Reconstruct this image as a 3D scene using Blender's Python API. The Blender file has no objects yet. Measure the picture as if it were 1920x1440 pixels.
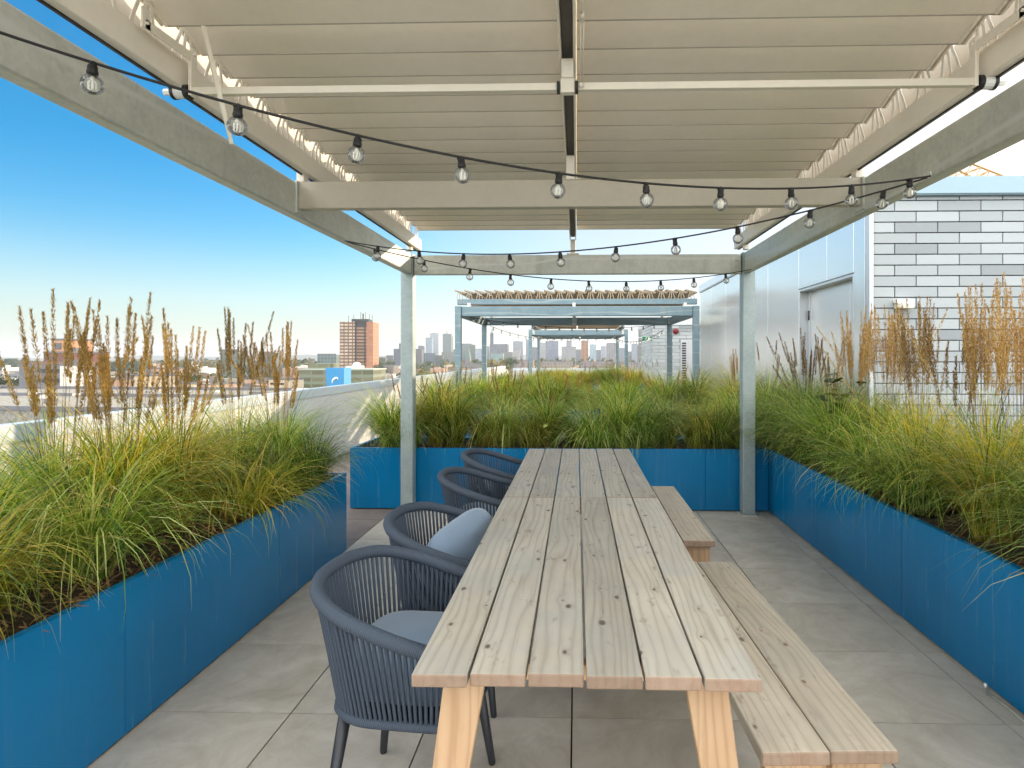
import bpy, math, random
from mathutils import Vector, Matrix, noise as mnoise
R = math.radians
rnd = random.Random(11)
sc = bpy.context.scene
col = sc.collection
CAM_Z = 1.52
YAW = R(1.5)

# ------------------------------------------------------------------ helpers
class MB:
    """collects shapes and links them as ONE mesh object"""
    def __init__(s):
        s.v = []; s.f = []; s.uv = {}; s.mi = []; s.cur = 0
    def face(s, idx, uv=None):
        if uv: s.uv[len(s.f)] = uv
        s.f.append(idx); s.mi.append(s.cur)
    def pts(s, vs):
        b = len(s.v); s.v.extend([tuple(p) for p in vs]); return b
    def quad(s, a, b, c, d):
        i = s.pts([a, b, c, d]); s.face((i, i+1, i+2, i+3))
    def tri(s, a, b, c):
        i = s.pts([a, b, c]); s.face((i, i+1, i+2))
    def box(s, x0, x1, y0, y1, z0, z1, M=None, skip=()):
        ps = [Vector(p) for p in ((x0,y0,z0),(x1,y0,z0),(x1,y1,z0),(x0,y1,z0),(x0,y0,z1),(x1,y0,z1),(x1,y1,z1),(x0,y1,z1))]
        if M is not None: ps = [M @ p for p in ps]
        b = s.pts(ps)
        for k, q in (('b',(0,3,2,1)),('t',(4,5,6,7)),('f',(0,1,5,4)),('r',(1,2,6,5)),('k',(2,3,7,6)),('l',(3,0,4,7))):
            if k not in skip: s.face(tuple(b+i for i in q))
    def hexa(s, lo, hi):
        b = s.pts(list(lo)+list(hi))
        for q in ((0,3,2,1),(4,5,6,7),(0,1,5,4),(1,2,6,5),(2,3,7,6),(3,0,4,7)):
            s.face(tuple(b+i for i in q))
    def tube(s, pts, r, n=8, cap=True, closed=False):
        pts = [Vector(p) for p in pts]
        m = len(pts)
        rs = r if isinstance(r, (list, tuple)) else [r]*m
        prev = None; rings = []; L = 0; Ls = []
        for i, p in enumerate(pts):
            if i: L += (p-pts[i-1]).length
            Ls.append(L)
            if closed: d = pts[(i+1) % m]-pts[i-1]
            else: d = pts[min(i+1, m-1)]-pts[max(i-1, 0)]
            d = d.normalized() if d.length > 1e-9 else Vector((0,0,1))
            if prev is None:
                a = Vector((0,0,1)) if abs(d.z) < .9 else Vector((1,0,0))
                u = d.cross(a).normalized()
            else:
                u = prev-d*prev.dot(d)
                u = u.normalized() if u.length > 1e-9 else d.orthogonal().normalized()
            prev = u; w = d.cross(u)
            rings.append(s.pts([p+(u*math.cos(2*math.pi*k/n)+w*math.sin(2*math.pi*k/n))*rs[i] for k in range(n)]))
        rng = range(m) if closed else range(m-1)
        for i in rng:
            j = (i+1) % m
            for k in range(n):
                k2 = (k+1) % n
                s.face((rings[i]+k, rings[i]+k2, rings[j]+k2, rings[j]+k),
                       ((Ls[i], k/n), (Ls[i], (k+1)/n), (Ls[j] if j else L, (k+1)/n), (Ls[j] if j else L, k/n)))
        if cap and not closed:
            s.face(tuple(rings[0]+k for k in reversed(range(n))))
            s.face(tuple(rings[-1]+k for k in range(n)))
    def sphere(s, c, r, nu=14, nv=10, sx=1, sy=1, sz=1, flip=False):
        c = Vector(c); rows = []
        for j in range(nv+1):
            t = math.pi*j/nv
            rows.append(s.pts([c+Vector((r*sx*math.sin(t)*math.cos(2*math.pi*i/nu), r*sy*math.sin(t)*math.sin(2*math.pi*i/nu), -r*sz*math.cos(t))) for i in range(nu)]))
        for j in range(nv):
            for i in range(nu):
                k = (i+1) % nu
                q = (rows[j]+i, rows[j]+k, rows[j+1]+k, rows[j+1]+i)
                s.face(q[::-1] if flip else q)
    def lathe(s, prof, c=(0,0,0), n=14):
        c = Vector(c); rows = []
        for r, z in prof:
            rows.append(s.pts([c+Vector((r*math.cos(2*math.pi*i/n), r*math.sin(2*math.pi*i/n), z)) for i in range(n)]))
        for j in range(len(prof)-1):
            for i in range(n):
                k = (i+1) % n
                s.face((rows[j]+i, rows[j]+k, rows[j+1]+k, rows[j+1]+i))
    def build(s, name, mats, parent=None, bevel=0, smooth=False, loc=None, seg=2):
        me = bpy.data.meshes.new(name)
        me.from_pydata(s.v, [], s.f)
        for m in (mats if isinstance(mats, (list, tuple)) else [mats]): me.materials.append(m)
        if any(s.mi): me.polygons.foreach_set('material_index', s.mi)
        if s.uv:
            ul = me.uv_layers.new(name='UVMap')
            for fi, uvs in s.uv.items():
                ls = me.polygons[fi].loop_start
                for k, u in enumerate(uvs): ul.data[ls+k].uv = u
        if smooth: me.polygons.foreach_set('use_smooth', [True]*len(s.f))
        me.update()
        o = bpy.data.objects.new(name, me); col.objects.link(o)
        if loc: o.location = loc
        if parent is not None: o.parent = parent
        if bevel:
            b = o.modifiers.new('bev', 'BEVEL'); b.width = bevel; b.segments = seg; b.limit_method = 'ANGLE'; b.angle_limit = R(40)
        return o

def tag(o, label=None, cat=None, group=None, kind=None):
    if label: o['label'] = label
    if cat: o['category'] = cat
    if group: o['group'] = group
    if kind: o['kind'] = kind
    return o
def thing(name, label, cat, loc=(0,0,0), rz=0, group=None):
    o = bpy.data.objects.new(name, None); col.objects.link(o)
    o.location = loc; o.rotation_euler = (0,0,rz); o.empty_display_size = .1
    return tag(o, label, cat, group)
KIDS = {}
def copy_tree(o, parent=None):
    c = o.copy(); col.objects.link(c)
    if parent is not None: c.parent = parent
    for ch in list(o.children): copy_tree(ch, c)
    return c
def catmull(P, n=6, closed=False):
    P = [Vector(p) for p in P]; out = []; m = len(P)
    for i in range(m if closed else m-1):
        g = (lambda k: P[k % m]) if closed else (lambda k: P[max(0, min(m-1, k))])
        p0, p1, p2, p3 = g(i-1), g(i), g(i+1), g(i+2)
        for k in range(n):
            t = k/n
            out.append(.5*((2*p1)+(p2-p0)*t+(2*p0-5*p1+4*p2-p3)*t*t+(3*p1-p0-3*p2+p3)*t**3))
    if not closed: out.append(P[-1])
    return out
def resample(pts, n):
    d = [0]
    for a, b in zip(pts, pts[1:]): d.append(d[-1]+(b-a).length)
    out = []; j = 0
    for i in range(n):
        t = d[-1]*i/(n-1)
        while j < len(d)-2 and d[j+1] < t: j += 1
        f = (t-d[j])/max(1e-9, d[j+1]-d[j]); out.append(pts[j].lerp(pts[j+1], min(1, max(0, f))))
    return out

# ------------------------------------------------------------------ materials
class NT:
    def __init__(s, name):
        s.m = bpy.data.materials.new(name); s.m.use_nodes = True
        s.t = s.m.node_tree; s.n = s.t.nodes; s.b = s.n['Principled BSDF']; s.out = s.n['Material Output']
    def add(s, typ, props=None, **ins):
        n = s.n.new('ShaderNode'+typ)
        for k, v in (props or {}).items(): setattr(n, k, v)
        for k, v in ins.items():
            k = k.replace('_', ' ')
            sock = n.inputs[int(k[1:])] if k[0] == 'i' and k[1:].isdigit() else n.inputs[k]
            s.put(sock, v)
        return n
    def put(s, sock, v):
        if hasattr(v, 'links') and hasattr(v, 'node'): s.t.links.new(v, sock)
        elif isinstance(v, tuple) and len(v) == 3 and sock.type == 'RGBA': sock.default_value = (*v, 1)
        else: sock.default_value = v
    def set(s, **k):
        for a, v in k.items(): s.put(s.b.inputs[a.replace('_', ' ')], v)
        return s
    def math(s, op, a, b=0.0, c=None, clamp=False):
        n = s.n.new('ShaderNodeMath'); n.operation = op; n.use_clamp = clamp
        s.put(n.inputs[0], a); s.put(n.inputs[1], b)
        if c is not None: s.put(n.inputs[2], c)
        return n.outputs[0]
    def mix(s, f, a, b, mode='MIX'):
        n = s.n.new('ShaderNodeMix'); n.data_type = 'RGBA'; n.blend_type = mode
        s.put(n.inputs[0], f); s.put(n.inputs[6], a); s.put(n.inputs[7], b)
        return n.outputs[2]
    def ramp(s, f, stops, interp='LINEAR'):
        n = s.n.new('ShaderNodeValToRGB'); n.color_ramp.interpolation = interp
        e = n.color_ramp.elements
        while len(e) < len(stops): e.new(.5)
        for i, (p, c) in enumerate(stops):
            e[i].position = p; e[i].color = (*c, 1) if isinstance(c, tuple) else (c, c, c, 1)
        s.put(n.inputs[0], f); return n.outputs[0]
    def coord(s, scale=(1,1,1), off=None, which='Object'):
        tc = s.n.new('ShaderNodeTexCoord')
        mp = s.n.new('ShaderNodeMapping'); mp.inputs['Scale'].default_value = scale
        v = tc.outputs[which]
        if off is not None:
            va = s.n.new('ShaderNodeVectorMath'); va.operation = 'ADD'; s.put(va.inputs[0], v); s.put(va.inputs[1], off); v = va.outputs[0]
        s.t.links.new(v, mp.inputs['Vector']); return mp.outputs[0]
    def noise(s, vec, scale, detail=3, rough=.55, dist=0):
        n = s.add('TexNoise', None, Vector=vec, Scale=scale, Detail=detail, Roughness=rough, Distortion=dist); return n.outputs['Fac']
    def bump(s, h, strength=.3, dist=.01):
        n = s.add('Bump', None, Height=h, Strength=strength, Distance=dist); s.put(s.b.inputs['Normal'], n.outputs[0]); return s
    def objrand(s):
        return s.n.new('ShaderNodeObjectInfo').outputs['Random']
    def island(s):
        return s.n.new('ShaderNodeNewGeometry').outputs['Random Per Island']

def m_paint(name, c, rough=.4, metal=0, var=.06, bump=.05, scale=30, spec=.5):
    t = NT(name); v = t.coord()
    n = t.noise(v, 2.3, 4); n2 = t.noise(v, scale, 3)
    f = t.math('ADD', t.math('MULTIPLY', n, .7), t.math('MULTIPLY', n2, .3))
    lo = tuple(x*(1-var*2) for x in c); hi = tuple(min(1, x*(1+var*2)) for x in c)
    t.set(Base_Color=t.ramp(f, [(.3, lo), (.7, hi)]), Metallic=metal,
          Roughness=t.math('ADD', rough-.06, t.math('MULTIPLY', n, .12)))
    t.b.inputs['Specular IOR Level'].default_value = spec
    if bump: t.bump(n2, bump, .004)
    return t.m

def m_galv(name, wash=.5, tint=(1,1,1), k=1.0):
    t = NT(name); v = t.coord()
    vo = t.add('TexVoronoi', {'feature': 'F1'}, Vector=v, Scale=55.0)
    n = t.noise(v, 4, 5, .65, .8); n3 = t.noise(t.coord((1,1,.25)), 7, 4, .6, 1.2)
    sp = t.math('MULTIPLY', t.add('SeparateColor', None, Color=vo.outputs['Color']).outputs[0], .16)
    f = t.math('ADD', t.math('MULTIPLY', n, .8), sp)
    g = lambda *c: tuple(x*y*k for x, y in zip(c, tint))
    base = t.ramp(f, [(.2, g(.36,.39,.375)), (.5, g(.46,.49,.465)), (.85, g(.58,.60,.57))])
    st = t.ramp(n3, [(.55, 0.0), (.75, 1.0)])
    base = t.mix(t.math('MULTIPLY', st, .35), base, (.36,.33,.26))
    # pale drip-like wash lines of the zinc bath
    w = t.add('TexWave', {'wave_type': 'BANDS', 'bands_direction': 'Z'}, Vector=t.coord((.25,.25,1)), Scale=1.1, Distortion=9.0, Detail=3.0)
    ln = t.ramp(w.outputs['Fac'], [(.965, 0.0), (1.0, 1.0)])
    base = t.mix(t.math('MULTIPLY', ln, wash), base, (.66,.68,.65))
    t.set(Base_Color=base, Metallic=.35, Roughness=t.math('ADD', .38, t.math('MULTIPLY', n, .22)))
    t.bump(n, .12, .004)
    return t.m

def m_wood(name, base, dark, pale, knot, grey=0.0, knots=True):
    t = NT(name)
    rn = t.math('MULTIPLY', t.objrand(), 37.0)
    off = t.add('CombineXYZ', None, X=rn, Y=t.math('MULTIPLY', rn, 2.7), Z=0.0).outputs[0]
    v0 = t.coord((1,1,1), off)
    sep = t.add('SeparateXYZ', None, Vector=v0)
    X, Y, Z = sep.outputs[0], sep.outputs[1], sep.outputs[2]
    # knots
    kv = t.add('CombineXYZ', None, X=t.math('MULTIPLY', X, 7.5), Y=t.math('MULTIPLY', Y, 4.4), Z=t.math('MULTIPLY', Z, .4)).outputs[0]
    kv2 = t.add('TexVoronoi', {'feature': 'F1', 'voronoi_dimensions': '2D'}, Vector=kv, Scale=1.0, Randomness=1.0)
    d = kv2.outputs['Distance']
    rc = t.add('SeparateColor', None, Color=kv2.outputs['Color'])
    on = t.math('GREATER_THAN', rc.outputs[0], .28)
    size = t.math('ADD', .026, t.math('MULTIPLY', t.math('POWER', rc.outputs[1], 2.0), .062))
    km = t.math('MULTIPLY', on, t.math('SUBTRACT', 1.0, t.math('DIVIDE', t.math('SUBTRACT', d, t.math('MULTIPLY', size, .6)), t.math('MULTIPLY', size, .5), clamp=True)))
    halo = t.math('MULTIPLY', on, t.math('POWER', 2.718, t.math('MULTIPLY', t.math('MULTIPLY', d, d), -90.0)))
    # flowing rings: a warped distance across the board
    lo = t.noise(t.add('CombineXYZ', None, X=t.math('MULTIPLY', X, 5.0), Y=t.math('MULTIPLY', Y, .75), Z=Z).outputs[0], 1.0, 2, .5)
    cx = t.math('ADD', t.math('MULTIPLY', lo, .19), t.math('ADD', X, t.math('MULTIPLY', halo, .022)))
    fine = t.noise(t.add('CombineXYZ', None, X=t.math('MULTIPLY', X, 40.0), Y=t.math('MULTIPLY', Y, 1.6), Z=t.math('MULTIPLY', Z, 40.0)).outputs[0], 1.0, 3, .6)
    ring = t.math('PINGPONG', t.math('ADD', t.math('MULTIPLY', cx, 72.0), t.math('MULTIPLY', fine, 1.5)), 1.0)
    ringm = t.ramp(ring, [(.0, 0.0), (.62, .25), (.93, 1.0)])
    blot = t.noise(t.add('CombineXYZ', None, X=t.math('MULTIPLY', X, 9.0), Y=t.math('MULTIPLY', Y, 2.0), Z=Z).outputs[0], 1.0, 4, .6)
    c = t.mix(t.ramp(blot, [(.3, 0.0), (.7, 1.0)]), base, pale)
    c = t.mix(t.math('MULTIPLY', ringm, .38), c, dark)
    c = t.mix(t.math('MULTIPLY', t.ramp(fine, [(.58, 0.0), (.8, 1.0)]), .45), c, dark)
    if grey: c = t.mix(t.math('MULTIPLY', t.ramp(t.noise(v0, 3.5, 5, .65), [(.42, 0.0), (.68, 1.0)]), grey), c, (.31,.315,.30))
    sm = t.noise(t.add('CombineXYZ', None, X=t.math('MULTIPLY', X, 24.0), Y=t.math('MULTIPLY', Y, 9.0), Z=Z).outputs[0], 1.0, 3, .6)
    c = t.mix(t.math('MULTIPLY', t.ramp(sm, [(.61, 0.0), (.74, 1.0)]), .5 if grey else .15), c, knot)
    gn = t.add('SeparateXYZ', None, Vector=t.n.new('ShaderNodeNewGeometry').outputs['Normal'])
    if knots: c = t.mix(t.math('MULTIPLY', t.math('GREATER_THAN', t.math('ABSOLUTE', gn.outputs[1]), .6), t.math('ADD', .45, t.math('MULTIPLY', blot, .6), clamp=True)), c, t.mix(fine, (.30,.175,.105), (.15,.078,.046)))
    # boards differ slightly in tone
    tone = t.math('ADD', .80, t.math('MULTIPLY', t.objrand(), .34))
    c = t.mix(1.0, c, t.add('CombineColor', None, i0=tone, i1=tone, i2=tone).outputs[0], 'MULTIPLY')
    if knots:
        c = t.mix(t.math('MULTIPLY', halo, .22), c, dark)
        c = t.mix(t.math('MULTIPLY', km, .85), c, knot)
    t.set(Base_Color=c, Roughness=t.math('ADD', .55, t.math('MULTIPLY', fine, .15)))
    t.bump(t.math('ADD', t.math('MULTIPLY', ringm, -.5), t.math('MULTIPLY', fine, .6)), .25, .003)
    return t.m

def m_tile(name, a, b, c3, rough=.45):
    t = NT(name); isl = t.island()
    off = t.add('CombineXYZ', None, X=t.math('MULTIPLY', isl, 31.0), Y=t.math('MULTIPLY', isl, 17.0), Z=0.0).outputs[0]
    v = t.coord((1,1,1), off)
    n = t.noise(v, 2.6, 7, .68, 1.4); n2 = t.noise(v, 7.0, 5, .7, .5); n3 = t.noise(v, 160, 2, .5)
    c = t.ramp(n, [(.32, a), (.5, b), (.68, c3)])
    c = t.mix(t.math('MULTIPLY', t.ramp(n2, [(.5, 0.0), (.75, 1.0)]), .35), c, tuple(x*.72 for x in a))
    tone = t.math('ADD', .92, t.math('MULTIPLY', isl, .14))
    c = t.mix(1.0, c, t.add('CombineColor', None, i0=tone, i1=tone, i2=tone).outputs[0], 'MULTIPLY')
    c = t.mix(t.math('MULTIPLY', n3, .22), c, tuple(x*.6 for x in b))
    t.set(Base_Color=c, Roughness=t.math('ADD', rough-.08, t.math('MULTIPLY', n2, .2)))
    t.bump(t.math('ADD', t.math('MULTIPLY', n2, .7), t.math('MULTIPLY', n3, .3)), .12, .004)
    return t.m

def m_leaf(name, stops, trans=.35, rough=.45):
    t = NT(name); isl = t.island()
    tc = t.add('UVMap')
    c = t.ramp(isl, stops)
    r2 = t.math('ADD', .62, t.math('MULTIPLY', t.objrand(), .66))
    c = t.mix(1.0, c, t.add('CombineColor', None, i0=r2, i1=r2, i2=r2).outputs[0], 'MULTIPLY')
    t.set(Base_Color=c, Roughness=rough)
    tr = t.add('BsdfTranslucent', None, Color=t.mix(1.0, c, (1.5,1.35,.55), 'MULTIPLY'))
    mx = t.add('MixShader', None, Fac=trans)
    t.t.links.new(t.b.outputs[0], mx.inputs[1]); t.t.links.new(tr.outputs[0], mx.inputs[2])
    t.t.links.new(mx.outputs[0], t.out.inputs[0])
    return t.m

def m_brick(name):
    t = NT(name); isl = t.island(); v = t.coord()
    n = t.noise(v, 14, 4, .6); n2 = t.noise(v, 120, 2)
    c = t.ramp(isl, [(0.0, (.40,.44,.455)), (.45, (.46,.495,.51)), (.72, (.385,.415,.43)), (.87, (.29,.315,.33)), (.96, (.35,.375,.39))], 'CONSTANT')
    c = t.mix(t.math('MULTIPLY', n, .25), c, (.40,.42,.43))
    t.set(Base_Color=c, Roughness=.65); t.bump(t.math('ADD', n, t.math('MULTIPLY', n2, .5)), .2, .004)
    return t.m

def m_tower(name, wall, glass, nx, nz, lo=.2, hi=.8, rough=.3, vert=False):
    """distant facade: a grid of windows in the object's own metres"""
    t = NT(name); tc = t.n.new('ShaderNodeTexCoord')
    sp = t.add('SeparateXYZ', None, Vector=tc.outputs['Object'])
    h = t.math('ADD', sp.outputs[0], sp.outputs[1])
    fx = t.math('FRACT', t.math('DIVIDE', h, nx)); fz = t.math('FRACT', t.math('DIVIDE', sp.outputs[2], nz))
    wx = t.math('MULTIPLY', t.math('GREATER_THAN', fx, lo), t.math('LESS_THAN', fx, hi))
    wz = t.math('MULTIPLY', t.math('GREATER_THAN', fz, .3), t.math('LESS_THAN', fz, .85))
    w = wx if vert else t.math('MULTIPLY', wx, wz)
    nz_ = t.n.new('ShaderNodeNewGeometry'); sn = t.add('SeparateXYZ', None, Vector=nz_.outputs['Normal'])
    w = t.math('MULTIPLY', w, t.math('LESS_THAN', t.math('ABSOLUTE', sn.outputs[2]), .5))
    nn = t.noise(t.coord((.05,.05,.05)), 1.0, 3)
    wallc = t.mix(t.math('MULTIPLY', nn, .4), wall, tuple(x*.7 for x in wall))
    wn = t.add('TexWhiteNoise', {'noise_dimensions': '2D'}, Vector=t.add('CombineXYZ', None, X=t.math('FLOOR', t.math('DIVIDE', h, nx)), Y=t.math('FLOOR', t.math('DIVIDE', sp.outputs[2], nz)), Z=0.0).outputs[0])
    gl = t.mix(t.math('MULTIPLY', wn.outputs[0], .5), glass, tuple(min(1, x*2.2+.03) for x in glass))
    t.set(Base_Color=t.mix(w, wallc, gl), Roughness=t.math('SUBTRACT', .75, t.math('MULTIPLY', w, .75-rough)))
    return t.m

M = {}
M['galv'] = m_galv('galvanised_steel', .8, (1.03,1.0,.96), 1.24)
M['galv_shaded'] = m_galv('galvanised_shaded_steel', .2, (.62,.84,1.02), .62)  # shaded blue-grey look of the far pergolas put into the steel colour
M['galv_post'] = m_galv('galvanised_post_steel', 0.0, (.86,.97,1.03), .82)
M['cream'] = m_paint('cream_powder_coat', (.85,.79,.69), .42, 0, .03, .02)
M['louvre_shaded'] = m_paint('shaded_tan_louvre', (.40,.315,.215), .5, 0, .06, .02)  # louvre coat darkened to the brown its undersides show in shade
M['seal_shade'] = m_paint('grey_brown_seal_shade', (.40,.37,.31), .7)
M['ivory'] = m_paint('ivory_bar_coat', (.78,.73,.62), .35, 0, .03, .02)
M['beam_tan'] = m_paint('tan_beam_coat', (.50,.46,.37), .45, 0, .05, .03)
M['dark_gap'] = m_paint('dark_track', (.10,.09,.075), .6)
M['black'] = m_paint('black_rubber', (.015,.015,.016), .5)
M['blue'] = m_paint('blue_planter_coat', (.0006,.145,.37), .24, 0, .05, .02, 60, .28)
t = NT('blue_planter_metal'); v = t.coord()
big_ = t.noise(v, 1.4, 3); st_ = t.noise(t.coord((22, 22, .9)), 1.0, 4, .6); sp_ = t.noise(v, 70, 2)
c = t.ramp(big_, [(.3, (.0005,.132,.31)), (.7, (.0008,.165,.385))])
c = t.mix(t.math('MULTIPLY', t.ramp(st_, [(.52, 0.0), (.78, 1.0)]), .16), c, (.10,.21,.33))
c = t.mix(t.math('MULTIPLY', t.ramp(sp_, [(.66, 0.0), (.74, 1.0)]), .10), c, (.16,.20,.22))
t.set(Base_Color=c, Roughness=t.math('ADD', .17, t.math('MULTIPLY', st_, .16))); t.b.inputs['Specular IOR Level'].default_value = .32
t.bump(big_, .10, .02); M['blue'] = t.m
M['wood'] = m_wood('weathered_timber', (.375,.335,.262), (.175,.145,.105), (.465,.432,.36), (.055,.04,.028), .5)
M['wood_bench'] = m_wood('bench_timber', (.50,.425,.32), (.28,.22,.15), (.60,.535,.425), (.15,.09,.055), .3)
M['wood_new'] = m_wood('fresh_timber', (.66,.44,.245), (.46,.25,.115), (.74,.53,.32), (.30,.14,.06), 0, False)
M['tile'] = m_tile('stone_paver', (.43,.375,.305), (.54,.49,.415), (.64,.59,.52), .40)
M['tile_brown'] = m_tile('brown_paver', (.16,.125,.11), (.20,.16,.14), (.245,.20,.175), .5)
M['under'] = m_paint('roof_membrane', (.05,.05,.05), .8)
M['rope'] = None
t = NT('slate_rope')
uv = t.n.new('ShaderNodeUVMap')
su = t.add('SeparateXYZ', None, Vector=uv.outputs[0])
w = t.math('FRACT', t.math('ADD', t.math('MULTIPLY', su.outputs[0], 150.0), t.math('MULTIPLY', su.outputs[1], 1.0)))
w2 = t.math('PINGPONG', w, .5)
t.set(Base_Color=t.mix(t.math('MULTIPLY', w2, 1.5), (.026,.038,.057), (.072,.10,.14)), Roughness=.75); t.bump(w2, .7, .004); M['rope'] = t.m
t = NT('slate_cord'); n = t.noise(t.coord(), 300, 2)
t.set(Base_Color=t.mix(n, (.024,.035,.054), (.064,.088,.125)), Roughness=.7); t.bump(n, .3, .002); M['cord'] = t.m
t = NT('blue_grey_fabric'); v = t.coord(); n = t.noise(v, 420, 2); n2 = t.noise(v, 5, 3)
t.set(Base_Color=t.mix(t.math('ADD', t.math('MULTIPLY', n, .5), t.math('MULTIPLY', n2, .5)), (.115,.175,.25), (.20,.28,.385)), Roughness=.9)
t.b.inputs['Sheen Weight'].default_value = .3
t.bump(t.math('ADD', t.math('MULTIPLY', n, .3), n2), .3, .01); M['fabric'] = t.m
M['leg'] = m_paint('anthracite_metal', (.028,.030,.036), .4, .2)
M['parapet'] = m_paint('white_parapet_metal', (.56,.56,.56), .45, .1, .02, .02)
M['coping'] = m_paint('coping_metal', (.60,.66,.72), .3, .35, .02, .01)
M['coping_blue'] = m_paint('blue_grey_coping', (.30,.42,.48), .4, .2, .02, .01)
M['white'] = m_paint('white_plastic', (.80,.80,.78), .35)
M['brick'] = m_brick('pale_glazed_brick')
M['mortar'] = m_paint('grey_mortar', (.42,.44,.45), .9)
t = NT('aluminium_cladding'); v = t.coord((1,1,60)); n = t.noise(v, 3, 3); n2 = t.noise(t.coord(), .8, 2)
t.set(Base_Color=(.74,.76,.77), Metallic=.62, Roughness=t.math('ADD', .20, t.math('MULTIPLY', n, .08))); t.bump(n2, .10, .05); M['alu'] = t.m
M['alu_trim'] = m_paint('aluminium_trim', (.58,.61,.64), .35, .5, .03)
t = NT('bulb_glass')
fr_ = t.add('Fresnel', None, IOR=1.5); gs = t.add('BsdfGlossy', None, Color=(1,1,1), Roughness=.02); tp = t.add('BsdfTransparent', None, Color=(.97,.98,.98))
mx = t.add('MixShader', None, Fac=t.math('ADD', .03, t.math('MULTIPLY', fr_.outputs[0], .9), clamp=True))
t.t.links.new(tp.outputs[0], mx.inputs[1]); t.t.links.new(gs.outputs[0], mx.inputs[2]); t.t.links.new(mx.outputs[0], t.out.inputs[0]); M['glass'] = t.m
M['filament'] = m_paint('frosted_filament', (.85,.83,.76), .5)
t = NT('mulch'); v = t.coord(); n = t.noise(v, 45, 5, .7); n2 = t.noise(v, 9, 4)
c = t.ramp(n, [(.3, (.025,.016,.010)), (.55, (.075,.045,.027)), (.75, (.17,.105,.06))]); c = t.mix(t.math('MULTIPLY', n2, .4), c, (.05,.04,.025))
t.set(Base_Color=c, Roughness=.95); t.bump(n, 1.0, .03); M['soil'] = t.m
G = [(0.0, (.022,.055,.006)), (.28, (.085,.18,.014)), (.6, (.23,.35,.03)), (.84, (.42,.48,.07)), (.95, (.56,.45,.18))]
M['grass'] = m_leaf('arching_grass_blades', G, .38)
M['grass_gold'] = m_leaf('golden_grass_blades', [(0.0, (.04,.07,.006)), (.25, (.19,.26,.018)), (.6, (.48,.48,.05)), (.9, (.62,.45,.12))], .42)
M['grass_blue'] = m_leaf('fresh_grass_blades', [(0.0, (.026,.07,.010)), (.28, (.12,.25,.028)), (.65, (.32,.46,.07)), (.92, (.56,.56,.24))], .35)
M['plume'] = m_leaf('dry_seed_plumes', [(0.0, (.20,.12,.045)), (.5, (.33,.205,.08)), (1.0, (.44,.29,.125))], .4, .7)
M['plume_gold'] = m_leaf('golden_seed_plumes', [(0.0, (.27,.17,.07)), (.5, (.44,.295,.125)), (1.0, (.58,.42,.21))], .4, .7)
M['plume_dark'] = m_leaf('olive_seed_plumes', [(0.0, (.17,.115,.045)), (.5, (.28,.19,.075)), (1.0, (.40,.28,.115))], .45, .7)
M['stalk'] = m_leaf('dry_stalks', [(0.0, (.22,.14,.06)), (.5, (.34,.23,.10)), (1.0, (.16,.15,.05))], .2, .6)
M['litter'] = m_leaf('dry_leaf_litter', [(0.0, (.20,.11,.045)), (.5, (.33,.21,.09)), (1.0, (.12,.065,.03))], .15, .8)
M['broad'] = m_leaf('broad_leaves', [(0.0, (.035,.065,.012)), (.5, (.06,.09,.018)), (1.0, (.10,.10,.025))], .35)
M['tree'] = m_leaf('tree_leaves', [(0.0, (.020,.040,.012)), (.5, (.035,.062,.018)), (1.0, (.065,.09,.022))], .2, .6)
M['tree_gold'] = m_leaf('autumn_leaves', [(0.0, (.07,.075,.015)), (.5, (.14,.12,.02)), (1.0, (.22,.16,.03))], .2, .6)
M['bark'] = m_paint('bark', (.09,.065,.045), .9)
M['red'] = m_paint('red_enamel', (.15,.004,.010), .35)
M['green_sign'] = m_paint('green_sign_face', (.02,.20,.07), .4)
M['yellow_steel'] = m_paint('yellow_crane_steel', (.50,.30,.10), .5)

# ------------------------------------------------------------------ camera, light
cam = bpy.data.cameras.new('camera'); co = bpy.data.objects.new('camera', cam); col.objects.link(co); sc.camera = co
co.location = (0, 0, CAM_Z); co.rotation_euler = (R(90), 0, YAW)
cam.sensor_width = 36; cam.lens = 1109/1920*36
cam.shift_x = -(1052-960)/1920; cam.shift_y = (670-720)/1920
cam.clip_start = .05; cam.clip_end = 60000
def bear(px, d):
    """ground position seen at photo column px, d metres in front of the camera"""
    xc = (px-1052)/1109*d
    return (xc*math.cos(YAW)-d*math.sin(YAW), d*math.cos(YAW)+xc*math.sin(YAW))
def lev(py, d): return CAM_Z+(670-py)/1109*d

SUN_AZ, SUN_EL = R(45), R(16.5)
sd = Vector((math.sin(SUN_AZ)*math.cos(SUN_EL), math.cos(SUN_AZ)*math.cos(SUN_EL), math.sin(SUN_EL)))
sl = bpy.data.lights.new('sun', 'SUN'); so = bpy.data.objects.new('sun', sl); col.objects.link(so)
sl.energy = 4.2; sl.angle = R(.55); sl.color = (1, .80, .56)
so.rotation_euler = sd.to_track_quat('Z', 'Y').to_euler()
wd = bpy.data.worlds.new('World'); sc.world = wd; wd.use_nodes = True
wn = wd.node_tree; sky = wn.nodes.new('ShaderNodeTexSky'); sky.sky_type = 'NISHITA'; sky.sun_disc = False
sky.sun_elevation = SUN_EL; sky.sun_rotation = SUN_AZ; sky.altitude = 40; sky.air_density = 1.0; sky.dust_density = 1.2; sky.ozone_density = 2.5
bg = wn.nodes['Background']; bg.inputs[1].default_value = .15
def W(typ, **p):
    n = wn.nodes.new('ShaderNode'+typ)
    for k, v in p.items(): setattr(n, k, v)
    return n
def wmath(op, a, b=0.0, clamp=False):
    n = W('Math', operation=op, use_clamp=clamp)
    for i, v in enumerate((a, b)):
        if hasattr(v, 'links'): wn.links.new(v, n.inputs[i])
        else: n.inputs[i].default_value = v
    return n.outputs[0]
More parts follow.
